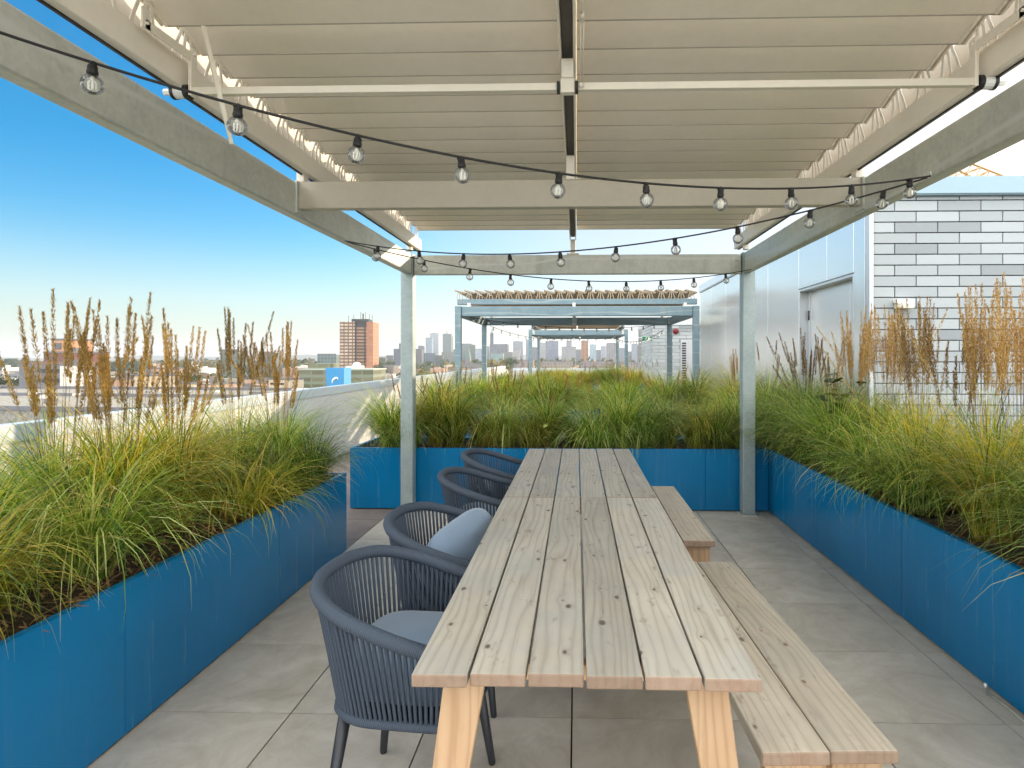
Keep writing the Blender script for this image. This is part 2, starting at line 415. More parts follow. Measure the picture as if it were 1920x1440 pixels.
def wdot(v, d):
    n = W('VectorMath', operation='DOT_PRODUCT'); wn.links.new(v, n.inputs[0]); n.inputs[1].default_value = d; return n.outputs['Value']
def wstep(v, lo, hi):
    n = W('MapRange', interpolation_type='SMOOTHSTEP'); wn.links.new(v, n.inputs[0]); n.inputs[1].default_value = lo; n.inputs[2].default_value = hi; return n.outputs[0]
def wmix(f, a, b):
    n = W('Mix', data_type='RGBA'); wn.links.new(f, n.inputs[0])
    for i, v in ((6, a), (7, b)):
        if hasattr(v, 'links'): wn.links.new(v, n.inputs[i])
        else: n.inputs[i].default_value = (*v, 1)
    return n.outputs[2]
gd = W('TexCoord').outputs['Generated']
hs = W('HueSaturation'); hs.inputs['Hue'].default_value = .494; hs.inputs['Saturation'].default_value = 1.62; hs.inputs['Value'].default_value = .97; wn.links.new(sky.outputs[0], hs.inputs['Color'])
sepd = W('SeparateXYZ'); wn.links.new(gd, sepd.inputs[0])
flat = W('VectorMath', operation='MULTIPLY'); wn.links.new(gd, flat.inputs[0]); flat.inputs[1].default_value = (1, 1, 0)
nrm = W('VectorMath', operation='NORMALIZE'); wn.links.new(flat.outputs[0], nrm.inputs[0])
front = wdot(nrm.outputs[0], (math.sin(R(-3)), math.cos(R(-3)), 0))
nz = W('TexNoise'); nz.inputs['Scale'].default_value = 2.4; nz.inputs['Detail'].default_value = 6; nz.inputs['Roughness'].default_value = .55
stretch = W('Mapping'); stretch.inputs['Scale'].default_value = (1, 1, 2.6); wn.links.new(gd, stretch.inputs[0]); wn.links.new(stretch.outputs[0], nz.inputs['Vector'])
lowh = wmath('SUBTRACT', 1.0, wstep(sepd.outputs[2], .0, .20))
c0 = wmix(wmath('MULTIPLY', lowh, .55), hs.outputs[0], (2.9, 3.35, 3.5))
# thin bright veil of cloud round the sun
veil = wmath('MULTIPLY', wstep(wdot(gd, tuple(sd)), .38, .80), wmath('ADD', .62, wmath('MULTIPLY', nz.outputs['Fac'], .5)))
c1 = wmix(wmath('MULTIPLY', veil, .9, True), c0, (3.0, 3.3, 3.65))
# bank of bright cloud, added unseen behind the camera to fill the shade
fill_bank = wmath('MULTIPLY', wmath('SUBTRACT', 1.0, wstep(front, .25, .62)), wstep(nz.outputs['Fac'], .30, .58))
fill_bank = wmath('MULTIPLY', fill_bank, wstep(sepd.outputs[2], -.02, .06))
c2 = wmix(fill_bank, c1, (16.5, 16.2, 15.5))
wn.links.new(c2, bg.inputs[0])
sc.view_settings.view_transform = 'Standard'; sc.view_settings.look = 'None'; sc.view_settings.gamma = 1; sc.view_settings.use_curve_mapping = False
sc.view_settings.exposure = .78
sc.render.engine = 'CYCLES'
cy = sc.cycles; cy.use_denoising = True; cy.max_bounces = 7; cy.diffuse_bounces = 4; cy.glossy_bounces = 3; cy.transmission_bounces = 6; cy.transparent_max_bounces = 6; cy.volume_bounces = 0
cy.caustics_reflective = False; cy.caustics_refractive = False; cy.sample_clamp_indirect = 8
try: cy.denoiser = 'OPENIMAGEDENOISE'
except Exception: pass

# ------------------------------------------------------------------ terrace ground
def struct(o): o['kind'] = 'structure'; return o
def tile_sheet(name, xs, ys, mat, z=0.0):
    mb = MB(); g = .0034
    for xa, xb in zip(xs, xs[1:]):
        for ya, yb in zip(ys, ys[1:]):
            mb.box(xa+g, xb-g, ya+g, yb-g, z-.02, z, skip=('b',))
    return struct(mb.build(name, mat))
ys = [2.495+.6*k for k in range(-12, 46)]
tile_sheet('terrace_floor', [-.02+.6*k for k in range(-3, 4)]+[1.885, 2.45, 2.9], ys, M['tile'])
tile_sheet('walkway', [-3.62, -3.02, -2.42, -1.82], ys, M['tile_brown'])
mb = MB(); mb.box(-4.4, 9, -5, 31, -.4, -.022); struct(mb.build('roof_deck', M['under']))

# ------------------------------------------------------------------ pergolas
def pergola(label, cx, cy, L, W, rz, tilt, first=False, lift=0.0):
    t = thing('pergola', label, 'pergola', (cx, cy, 0), rz, 'steel pergolas on the roof terrace')
    gx, gy = W/2-.06, L/2-.06
    GB, GP, GR = (M['galv'], M['galv_post'], M['cream']) if first else (M['galv_shaded'], M['galv_shaded'], M['galv_shaded'])
    for sx in (-1, 1):
        for sy in (-1, 1):
            mb = MB(); mb.box(sx*gx-.06, sx*gx+.06, sy*gy-.06, sy*gy+.06, .012, 2.53)
            p = mb.build('post', GP, t, .008)
            mb = MB(); mb.box(sx*gx-.075, sx*gx+.075, sy*gy-.075, sy*gy+.075, 0, .012); mb.build('base_plate', M['galv'], p, .002)
        mb = MB(); a = sx*(gx-.05); mb.box(min(a, a+sx*.075), max(a, a+sx*.075), -gy+.062, gy-.062, 2.33, 2.525)
        mb.build('side_beam', GB, t, .014, seg=3)
    for sy in (-1, 1):
        mb = MB(); mb.box(-gx+.062, gx-.062, sy*gy-.03, sy*gy+.03, 2.325, 2.515)
        e = mb.build('end_beam', GB, t, .01, seg=3)
        for sx in (-1, 1):
            mb = MB(); x0 = sx*(gx-.115)
            mb.box(x0-.045, x0+.045, sy*gy-.036, sy*gy+.036, 2.35, 2.49)
            for dz in (-.035, .035):
                mb.tube([(x0, sy*gy-.052, 2.42+dz), (x0, sy*gy+.052, 2.42+dz)], .011, 6)
            mb.build('joint_plate', M['galv'], e, .003)
    ix = gx-.05
    mb = MB(); mb.box(-ix+.012, ix-.012, -.08, -.02, 2.37, 2.525)
    cb = mb.build('cross_beam', M['beam_tan'] if first else GB, t, .006)
    for sx in (-1, 1):
        mb = MB(); x0 = sx*(ix-.006); mb.box(x0-.006, x0+.006, -.10, 0.0, 2.345, 2.526); mb.build('end_plate', M['galv'], cb, .002)
    rx = ix-.045
    for sx in (-1, 1):
        mb = MB(); mb.box(sx*rx-.025, sx*rx+.025, -L/2+.02, L/2-.02, 2.57, 2.68)
        rl = mb.build('carrier_rail', GR, t, .005)
        mb = MB(); mb.box(min(sx*(rx+.012), sx*(rx+.022)), max(sx*(rx+.012), sx*(rx+.022)), -L/2+.03, L/2-.03, 2.562, 2.57); mb.build('seal_shade_strip', M['black'], rl)
        for yy in (-gy+.2, -.05, gy-.2):
            mb = MB(); mb.box(sx*(rx+.024)-.022, sx*(rx+.024)+.022, yy-.03, yy+.03, 2.524, 2.60); mb.build('stub_post', M['cream'], rl, .003)
        if first:
            mb = MB(); mb.box(sx*(rx+.10)-.006, sx*(rx+.10)+.006, -L/2+.02, L/2-.02, 2.672, 2.88); mb.build('side_fascia', M['fascia'], t, .002)
    mb = MB(); c0 = -.035
    mb.box(c0-.032, c0-.022, -L/2+.02, L/2-.02, 2.665, 2.73); mb.box(c0+.022, c0+.032, -L/2+.02, L/2-.02, 2.665, 2.73)
    mb.box(c0-.022, c0+.022, -L/2+.02, L/2-.02, 2.718, 2.73)
    mb.box(c0-.085, c0+.085, -L/2+.02, L/2-.02, 2.885+lift, 2.892+lift); mb.box(c0-.004, c0+.004, -L/2+.02, L/2-.02, 2.7305, 2.884+lift)
    cr = mb.build('centre_rail', M['cream'] if first else M['louvre_shaded'], t, .002)
    mb = MB(); mb.box(c0-.020, c0+.020, -L/2+.02, L/2-.02, 2.700, 2.7178); mb.build('track_groove', M['dark_gap'], cr)
    for yy in (gy, -.05, -gy):
        mb = MB(); mb.box(c0-.024, c0+.024, yy-.02, yy+.02, 2.527, 2.665); mb.box(c0-.06, c0+.06, yy-.028, yy+.028, 2.516 if yy != -.05 else 2.526, 2.532); mb.build('rail_foot', M['cream'], cr, .003)
    # louvres: tilted blades, far edge low
    proto = []
    LB = .238; ca, sa = math.cos(tilt), math.sin(tilt)
    Mt = Matrix.Translation((0, 0, 2.775+lift)) @ Matrix.Rotation(-tilt, 4, 'X')
    for sx in (-1, 1):
        x0, x1 = sorted((c0+sx*.036, sx*(rx+.0)))
        mb = MB(); mb.box(x0, x1, -LB, 0, 0, .020, Mt)
        lo = mb.build('louvre', M['cream' if first else 'louvre_shaded'], t, .002 if first else 0)
        mb = MB(); xb = sx*(rx-.012)
        mb.box(xb-.004, xb+.004, -LB+.02, -.012, -.016, -.0005, Mt); mb.box(xb-.022, xb-.014, -LB+.03, -.012, -.012, -.0005, Mt)
        for k, (ya, yb) in enumerate(((-.15, -.185), (-.125, -.125), (-.095, -.055))):
            pt = Mt @ Vector((0, ya, -.012)); zb = 2.685
            xl = sx*rx
            P = [(xb, pt.y, pt.z), (xb+(xl-xb)*.25, pt.y+(yb-ya)*.15, pt.z-.022), (xl, pt.y+(yb-ya)*.75, zb+.03), (xl, pt.y+(yb-ya), zb-.008)]
            P = catmull(P, 3)
            for q0, q1 in zip(P, P[1:]):
                dy = .0075
                mb.hexa([q0+Vector((-.002,-dy,0)), q0+Vector((.002,-dy,0)), q0+Vector((.002,dy,0)), q0+Vector((-.002,dy,0))],
                        [q1+Vector((-.002,-dy,0)), q1+Vector((.002,-dy,0)), q1+Vector((.002,dy,0)), q1+Vector((-.002,dy,0))])
        mb.build('louvre_clip', M['cream'] if first else M['louvre_shaded'], lo)
        if first:
            mb = MB(); mb.box(x0, x1, -.004, -.0005, -.0035, .0, Mt); mb.build('seal_shade_strip', M['seal_shade'], lo)  # gasket strip added to draw the shadow line at each blade step
        proto.append(lo)
    n = int((L-.06)/.2)
    for k in range(n+1):
        yy = L/2-.01-.2*k
        for lo in proto:
            c = lo if k == 0 else copy_tree(lo, t)
            c.location = (0, yy, rnd.uniform(-.0015, .0015)); c.rotation_euler = (rnd.uniform(-.006, .006), 0, 0)
    return t
M['cream'].node_tree.nodes['Principled BSDF'].inputs['Specular IOR Level'].default_value = .4
t = NT('cream_side_panel'); t.set(Base_Color=(.52,.47,.385), Roughness=.5)
tr = t.add('BsdfTranslucent', None, Color=(.62,.55,.44)); mx = t.add('MixShader', None, Fac=.35)
t.t.links.new(t.b.outputs[0], mx.inputs[1]); t.t.links.new(tr.outputs[0], mx.inputs[2]); t.t.links.new(mx.outputs[0], t.out.inputs[0]); M['fascia'] = t.m

P1Y = 3.42
pg = pergola('galvanised pergola over the long timber table, louvred roof filling the top', 0, P1Y, 4.8, 3.42, 0, R(17), True)
# drive bar that tilts the louvres
yb = 2.27-P1Y; zb = 2.555
mb = MB(); mb.box(-1.50, -.075, yb-.013, yb+.013, zb-.014, zb+.014); mb.box(.005, 1.50, yb-.013, yb+.013, zb-.014, zb+.014)
db = mb.build('drive_bar', M['ivory'], pg, .002)
mb = MB(); mb.box(-.062, -.008, yb-.016, yb+.016, zb-.024, zb+.03); mb.box(-.058, -.012, yb-.018, yb+.018, zb+.031, zb+.105); mb.build('bar_clamp', M['ivory'], db, .003)
for xa, xb_, rr_ in ((-.075, -.064, .024), (-.006, .006, .024)):
    mb = MB(); mb.tube([(xa, yb, zb), (xb_, yb, zb)], rr_, 12); mb.build('rubber_ring', M['black'], db)
for sx in (-1, 1):
    x0 = sx*1.495
    mb = MB(); mb.box(x0-.004, x0+.004, yb-.018, yb+.018, zb-.02, 2.72); mb.box(x0+sx*.004-.002, x0+sx*.004+.002, yb-.022, yb-.018, zb-.02, 2.69)
    mb.hexa([(x0-.003, yb-.26, 2.66), (x0+.003, yb-.26, 2.66), (x0+.003, yb+.018, 2.672), (x0-.003, yb+.018, 2.672)], [(x0-.003, yb-.26, 2.695), (x0+.003, yb-.26, 2.695), (x0+.003, yb+.018, 2.705), (x0-.003, yb+.018, 2.705)])
    mb.box(x0-.003, x0+.003, yb-.275, yb-.235, 2.66, 2.73)
    for (py, pz) in ((yb, 2.70), (yb-.255, 2.68)): mb.tube([(x0-.01, py, pz), (x0+.01, py, pz)], .006, 8)
    mb.build('drive_arm', M['cream'], db, .001)
    for xa, xb_ in ((.012, .03), (.068, .08)):
        mb = MB(); mb.tube([(x0+sx*xa, yb, zb), (x0+sx*xb_, yb, zb)], .028, 14); mb.build('rubber_ring', M['black'], db)
    mb = MB(); mb.tube([(x0+sx*.03, yb, zb), (x0+sx*.068, yb, zb)], .025, 14); mb.tube([(x0+sx*.08, yb, zb), (x0+sx*.115, yb, zb)], .013, 6); mb.build('roller', M['white'], db)
mb = MB(); a = Vector((-1.386, 2.16-P1Y, 2.748)); b = Vector((-1.278, 2.16-P1Y, 2.31))
mb.tube([a, a.lerp(b, .5), b], [.010, .010, .008], 4); mb.build('release_lever', M['ivory'], pg, .001)
mb = MB(); xr = .012
mb.tube([(-.01, 1.93-P1Y, 2.70), (xr, 1.93-P1Y, 2.70), (xr+.006, 1.945-P1Y, 2.69), (xr+.006, 1.99-P1Y, 2.675)], .004, 6)
mb.tube([(xr+.006, 1.99-P1Y, 2.68), (xr+.006, 2.02-P1Y, 2.67)], .009, 8)
mb.tube([(xr+.002, 2.02-P1Y, 2.67), (xr+.003, 2.25-P1Y, 2.56)], .0025, 6); mb.tube([(xr+.012, 2.02-P1Y, 2.67), (xr+.012, 2.25-P1Y, 2.56)], .0025, 6)
mb.sphere((xr+.006, 2.25-P1Y, 2.555), .010); mb.build('turnbuckle', M['ivory'], pg, 0, True)

pergola('middle pergola beyond the grasses, louvre ends showing like saw teeth', 0, 13.31, 4.8, 3.42, R(-90), R(14), lift=.02)
pergola('farthest and smallest looking pergola, framed inside the middle one', .06, 23.8, 4.8, 3.6, 0, R(12))

# ------------------------------------------------------------------ string lights
def bulb_proto(parent, small):
    mb = MB(); mb.lathe([(0, .006), (.009, .006), (.012, 0), (.012, -.010), (.0135, -.012), (.0135, -.020), (.0115, -.024), (0, -.024)], n=10)
    mb.tube([(-.012, 0, .006), (0, 0, .012), (.012, 0, .006)], .006, 6)
    s = mb.build('socket', M['black'], parent, 0, True)
    mb = MB(); r = .027
    if small: mb.sphere((0, 0, -.049), r, 8, 6)
    else:
        mb.sphere((0, 0, -.049), r, 18, 12)
    mb.build('bulb', M['glass'] if not small else M['bulb_far'], s, 0, True)
    if not small:
        mb = MB(); mb.lathe([(.005, -.027), (.005, -.038), (.002, -.040)], n=8)
        for k in range(4):
            a = k*math.pi/2; x, y = .008*math.cos(a), .008*math.sin(a)
            mb.tube([(x*.4, y*.4, -.037), (x, y, -.044), (x, y, -.062), (x*.3, y*.3, -.066)], .0028, 5)
        mb.build('filament', M['filament'], s, 0, True)
    return s
M['bulb_far'] = m_paint('pale_bulb', (.55,.56,.55), .15)
def string_light(label, A, B, sag, small=False, step=.33, lead=.12):
    A, B = Vector(A), Vector(B); L = (B-A).length
    P = lambda t: A.lerp(B, t)+Vector((0, 0, -4*sag*t*(1-t)))
    t = thing('string_light', label, 'string lights', A, 0, 'string lights hung under the pergolas')
    mb = MB(); mb.tube([P(i/40)-A for i in range(41)], .0042 if not small else .006, 6); mb.build('cable', M['black'], t, 0, True)
    for e in (Vector((0, 0, 0)), B-A):
        mb = MB(); mb.tube([e+Vector((0,0,-.005)), e+Vector((0,0,.02))], .005, 6); mb.build('hook', M['galv'], t)
    s0 = None; n = int((L-lead)/step)
    for k in range(n+1):
        u = (lead+k*step+rnd.uniform(-.012, .012))/L
        if u > .985: break
        s = bulb_proto(t, small) if s0 is None else copy_tree(s0, t)
        if s0 is None: s0 = s
        s.location = P(u)-A+Vector((0, 0, -.012)); s.rotation_euler = (rnd.uniform(-.14, .14), rnd.uniform(-.14, .14), rnd.uniform(0, 3))
ZC = CAM_Z
string_light('nearest string of clear bulbs, sagging across the upper part of the view', (-1.592, 1.42, ZC+.86), (1.592, 2.70, ZC+.815), .205, lead=.33)
string_light('middle string of bulbs crossing in front of the sky gap under the roof end', (1.592, 2.72, ZC+.815), (-1.592, 4.02, ZC+.80), .20, lead=.17)
string_light('farthest of the near pergola strings, dipping below the rear beam', (-1.592, 4.05, ZC+.80), (1.592, 5.42, ZC+.80), .185, lead=.2)
string_light('string of tiny bulbs under the rear left of the middle pergola', (-2.2, 15.0, ZC+.80), (.2, 18.5, ZC+.70), .22, True)
string_light('string of tiny bulbs between middle pergola and the far brick wall', (2.2, 15.0, ZC+.70), (1.2, 20.5, ZC+.74), .25, True)
string_light('string of tiny bulbs across the front of the farthest pergola', (-1.6, 21.5, ZC+.80), (1.7, 22.4, ZC+.80), .12, True)
string_light('string of tiny bulbs crossing inside the middle pergola', (-2.2, 12.0, ZC+.82), (2.2, 14.6, ZC+.82), .16, True)

# ------------------------------------------------------------------ tables and benches
def board(name, x0, x1, y0, y1, z0, z1, mat, parent, loc, bev=.004):
    """one plank in its own local frame"""
    mb = MB(); hx, hy, hz = (x1-x0)/2, (y1-y0)/2, (z1-z0)/2
    mb.box(-hx, hx, -hy, hy, -hz, hz)
    o = mb.build(name, mat, parent, bev, seg=3); o.location = ((x0+x1)/2-loc[0], (y0+y1)/2-loc[1], (z0+z1)/2-loc[2]); return o
def plank_leg(parent, loc, top, bot, y0, y1, z1, mat=None):
    (a, b), (c, d) = top, bot
    mb = MB()
    mb.hexa([(c-loc[0], y0-loc[1], 0), (d-loc[0], y0-loc[1], 0), (d-loc[0], y1-loc[1], 0), (c-loc[0], y1-loc[1], 0)],
            [(a-loc[0], y0-loc[1], z1), (b-loc[0], y0-loc[1], z1), (b-loc[0], y1-loc[1], z1), (a-loc[0], y1-loc[1], z1)])
    # turn so that the grain runs up the leg: local y is the grain axis
    o = mb.build('leg', M['wood_leg'], parent, .004, seg=3); return o
src = m_wood('fresh_timber_grain', (.46,.29,.165), (.255,.125,.058), (.53,.365,.22), (.30,.14,.06), 0, False)
# same timber with the grain axis turned upright
for n_ in src.node_tree.nodes:
    if n_.type == 'MAPPING': n_.inputs['Rotation'].default_value = (R(90), 0, 0)
M['wood_leg'] = src
X0, X1 = -.405, .447
def table(label, y0, y1, z=.75):
    loc = ((X0+X1)/2, (y0+y1)/2, 0)
    t = thing('timber_table', label, 'table', loc, 0, 'timber tables placed end to end')
    w = (X1-X0)/6
    for i in range(6):
        board('tabletop_board', X0+i*w+.0035, X0+(i+1)*w-.0035, y0+rnd.uniform(-.006, .006), y1+rnd.uniform(-.003, .002), z-.032+rnd.uniform(-.001, .001), z+rnd.uniform(-.0015, .0015), M['wood'], t, loc)
    for yy in (y0+.07, y1-.115):
        for s in (-1, 1):
            c = loc[0]
            a, b = sorted((c+s*.357, c+s*.25)); e, d = sorted((c+s*.452, c+s*.378))
            plank_leg(t, loc, (a, b), (e, d), yy, yy+.045, z-.0335)
        mb = MB(); mb.box(-.39, .39, yy+.046-loc[1], yy+.086-loc[1], z-.075, z-.0335); mb.build('batten', M['wood_new'], t, .003)
    return t
table('nearest weathered timber table with six long boards and splayed legs', 1.43, 3.255)
table('second timber table, butted against the far end of the nearest table', 3.262, 4.99)
def bench(label, x0, x1, y0, y1, rz):
    loc = ((x0+x1)/2, (y0+y1)/2, 0)
    t = thing('timber_bench', label, 'bench', loc, rz, 'timber benches along the tables')
    w = (x1-x0)/2
    for i in range(2):
        board('seat_board', x0+i*w+.002, x0+(i+1)*w-.002, y0+rnd.uniform(-.004, .004), y1+rnd.uniform(-.004, .004), .413, .45+rnd.uniform(-.001, .001), M['wood_bench'], t, loc, .005)
        for yy in (y0+.05, y1-.09):
            m = x0+(i+.5)*w
            plank_leg(t, loc, (m-.068, m+.075), (m-.062, m+.07), yy, yy+.04, .4115)
    for yy in (y0+.091, y1-.131):
        mb = MB(); mb.box(-.15, .15, yy-loc[1], yy+.04-loc[1], .34, .4115); mb.build('batten', M['wood_new'], t, .003)
    return t
bench('nearest two board bench with an oval knot, beside the first table', .47, .85, 1.62, 3.12, R(2.2))
bench('farther two board bench at the side of the second table', .43, .81, 3.47, 4.94, 0)

# ------------------------------------------------------------------ rope chairs
def cushion(mb, sx, sy, sz, ex=4, n=28, m=14, c=(0,0,0), taper=0, puff=.35):
    def sp(v, e): return math.copysign(abs(v)**(2/e), v)
    rows = []
    for j in range(m+1):
        ph = -math.pi/2+math.pi*j/m
        cp, spz = math.cos(ph), math.sin(ph)
        row = []
        for i in range(n):
            th = 2*math.pi*i/n
            x = sx*sp(math.cos(th), ex)*abs(cp)**.34; y = sy*sp(math.sin(th), ex)*abs(cp)**.34
            r = min(1, math.hypot(x/sx, y/sy)/1.25)
            z = sz*math.copysign(abs(spz)**.7, spz)*(1-puff*r*r)
            row.append((c[0]+x, c[1]+y*(1-taper*x/sx), c[2]+z))
        rows.append(mb.pts(row))
    for j in range(m):
        for i in range(n):
            k = (i+1) % n; mb.face((rows[j]+i, rows[j]+k, rows[j+1]+k, rows[j+1]+i))
half = [(.285,-.275,.615), (.20,-.293,.648), (.05,-.297,.685), (-.11,-.285,.735), (-.225,-.222,.772), (-.285,-.11,.786)]
TOP = half+[(-.297,0,.789)]+[(x,-y,z) for x, y, z in reversed(half)]
hb = [(.245,-.225,.405), (.17,-.232,.403), (.03,-.232,.40), (-.10,-.222,.397), (-.185,-.168,.395), (-.22,-.085,.393)]
BOT = hb+[(-.227,0,.392)]+[(x,-y,z) for x, y, z in reversed(hb)]
def make_chair(label):
    t = thing('rope_chair', label, 'chair', (0,0,0), 0, 'rope chairs along the left of the tables')
    top = catmull(TOP, 8); bot = catmull(BOT, 8)
    mb = MB()
    ftl = [(.245,-.225,.42), (.285,-.262,.50), (.297,-.276,.585)]
    rail = catmull(ftl+[(.255,-.285,.630)]+[p for p in TOP[1:-1]]+[(.255,.285,.630)]+[(x,-y,z) for x, y, z in reversed(ftl)], 8)
    mb.tube(rail, .0225, 10)
    mb.build('top_rail', M['rope'], t, 0, True)
    mb = MB(); mb.tube(bot+[Vector((.245,0,.405))], .015, 8, closed=True); mb.build('seat_rail', M['rope'], t, 0, True)
    mb = MB(); N = 78
    a = resample(top, N); b = resample(bot, N)
    for i in range(N):
        p, q = a[i], b[i]; mid = p.lerp(q, .5)+Vector((p.x, p.y, 0))*.0
        jig = rnd.uniform(-.0012, .0012)
        mb.tube([p+Vector((jig, jig, -.012)), mid, q+Vector((0, jig, .006))], .0060, 5, cap=False)
    mb.build('rope_weave', M['cord'], t, 0, True)
    mb = MB(); fl = [p for p in bot]
    lo = mb.pts([p+Vector((0,0,-.012)) for p in fl]); hi = mb.pts([p+Vector((0,0,.004)) for p in fl]); n = len(fl)
    mb.face(tuple(lo+i for i in reversed(range(n)))); mb.face(tuple(hi+i for i in range(n)))
    for i in range(n):
        k = (i+1) % n; mb.face((lo+i, lo+k, hi+k, hi+i))
    mb.build('seat_pan', M['leg'], t)
    mb = MB(); cushion(mb, .235, .222, .085, 5, c=(.018, 0, .502), puff=.2); mb.build('seat_cushion', M['fabric'], t, 0, True)
    for sx, sy in ((1,1), (1,-1), (-1,1), (-1,-1)):
        mb = MB(); a0 = Vector((.165*sx, .165*sy, .388)); b0 = Vector((.215*sx, .212*sy, 0))
        mb.tube([a0, b0+Vector((0,0,.008)), b0], [.021, .0135, .012], 10); mb.build('leg', M['leg'], t, 0, True)
    return t
ch = make_chair('nearest rope armchair, drawn up to the front of the table')
ch.location = (-.555, 2.02, 0); ch.rotation_euler = (0, 0, R(-7))
for (x, y, a, lb) in ((-.55, 2.72, -4, 'second rope armchair, holding a loose pale blue pillow'),
                      (-.545, 3.70, 3, 'third rope armchair, beside the joint between the two tables'),
                      (-.55, 4.47, -2, 'farthest rope armchair, closest to the blue back planter')):
    c = copy_tree(ch); c['label'] = lb; c.location = (x, y, 0); c.rotation_euler = (0, 0, R(a))
mb = MB(); cushion(mb, .25, .105, .058, 3.4, puff=.5)
pl = mb.build('pillow', M['fabric'], None, 0, True)
tag(pl, 'pale blue lumbar pillow standing on the second chair against the table edge', 'pillow')
pl.location = (-.52, 2.745, .672); pl.rotation_euler = (R(50), R(-7), R(70))

# ------------------------------------------------------------------ planters
def planter(label, x0, x1, y0, y1, faces, cuts, z=.61, zs=.56):
    """faces: which sides carry 1.22 m panels"""
    loc = ((x0+x1)/2, (y0+y1)/2, 0); lx, ly = x0-loc[0], y0-loc[1]
    t = thing('planter_box', label, 'planter', loc, 0, 'blue metal planters on the terrace')
    hx, hy = (x1-x0)/2, (y1-y0)/2; th = .02
    def panel(a0, a1, b0, b1): 
        mb = MB(); mb.box(a0, a1, b0, b1, .012, z); mb.build('side_panel', M['blue'], t, .0008)
    for s, f in ((-1, 'l'), (1, 'r')):
        e = [-hy]+[c-loc[1] for c in cuts if f in faces and y0 < c < y1]+[hy]
        for a, b in zip(e, e[1:]): panel(*( (hx-th, hx) if s > 0 else (-hx, -hx+th)), a+.002, b-.002)
    for s, f in ((-1, 'f'), (1, 'k')):
        e = [-hx+th]+[c-loc[0] for c in cuts if f in faces and x0 < c < x1]+[hx-th]
        for a, b in zip(e, e[1:]): panel(a+.0015, b-.0015, *((hy-th, hy) if s > 0 else (-hy, -hy+th)))
    mb = MB(); w = .035; zt = z+.0005
    mb.box(-hx+.001, hx-.001, -hy+.001, -hy+w, z+.0003, z+.004); mb.box(-hx+.001, hx-.001, hy-w, hy-.001, z+.0003, z+.004)
    mb.box(-hx+.001, -hx+w, -hy+w, hy-w, z+.0003, z+.004); mb.box(hx-w, hx-.001, -hy+w, hy-w, z+.0003, z+.004)
    mb.build('rim', M['blue'], t, .001)
    mb = MB(); nx, ny = max(2, int(hx*2/.06)), max(2, int(hy*2/.06)); g = []
    for i in range(nx+1):
        for j in range(ny+1):
            x = -hx+th+(2*hx-2*th)*i/nx; y = -hy+th+(2*hy-2*th)*j/ny
            g.append((x, y, zs+.035*mnoise.noise(Vector((x*5+x0, y*5+y0, 1)))))
    b = mb.pts(g)
    for i in range(nx):
        for j in range(ny):
            q = b+i*(ny+1)+j; mb.face((q, q+ny+1, q+ny+2, q+1))
    mb.build('soil', M['soil'], t, 0, True)
    mb = MB(); mb.box(-hx+.03, hx-.03, -hy+.03, hy-.03, 0, .05); mb.build('base', M['leg'], t)
    return t
planter('long blue planter along the left side, below the white parapet', -2.76, -1.805, .2, 4.60, 'r', (1.10, 2.32, 3.55))
planter('long blue planter along the right side, below the brick wall', 1.889, 2.72, .2, 9.4, 'l', (1.04, 2.26, 3.49, 4.70))
planter('blue planter closing the far end, behind the last chair', -2.27, 1.885, 5.87, 6.66, 'f', (-1.17, .05, 1.27))
planter('blue planter in front of the middle pergola, mostly hidden by grass', -2.6, 2.6, 10.0, 10.75, 'f', (-1.4, -.2, 1.0))
planter('blue planter just behind the middle pergola', -2.3, 2.3, 15.7, 16.5, 'f', ())
planter('blue planter in front of the farthest pergola', -2.0, 2.2, 20.1, 20.8, 'f', ())
planter('blue planter along the far end parapet', -2.2, 2.6, 27.6, 28.4, 'f', ())

# ------------------------------------------------------------------ grasses
def foliage(seed, n, lmin, lmax, rad, t0, t1, bend, w=.0060, seg=7):
    r = random.Random(seed); mb = MB()
    for _ in range(n):
        a = r.uniform(0, 2*math.pi); rr = rad*math.sqrt(r.random()); az = a+r.gauss(0, .7)
        p = Vector((rr*math.cos(a), rr*math.sin(a), 0)); L = r.uniform(lmin, lmax)
        th = R(r.uniform(t0, t1)); k = R(r.uniform(.55, 1.25)*bend); d = Vector((math.cos(az), math.sin(az), 0)); sd_ = Vector((-d.y, d.x, 0))
        tw = r.uniform(-.8, .8); ww = w*r.uniform(.6, 1.3); pts = []
        kink = r.random() < .10; drift = r.uniform(-.25, .25)
        for i in range(seg+1):
            s = i/seg
            wd_ = ww*(1-s**2.2)*(.65+.35*min(1, s*5))+.0004
            side = (sd_*math.cos(tw*s)+Vector((0,0,1))*math.sin(tw*s)*.5)
            pts.append(p-side*wd_*.5); pts.append(p+side*wd_*.5)
            ang = th+k*s**1.4+(R(50) if kink and s > .55 else 0)
            p = p+(d*math.sin(ang)+sd_*drift*s*.5+Vector((0,0,math.cos(ang))))*(L/seg)
        b = mb.pts(pts)
        for i in range(seg): mb.face((b+2*i, b+2*i+1, b+2*i+3, b+2*i+2))
    return mb
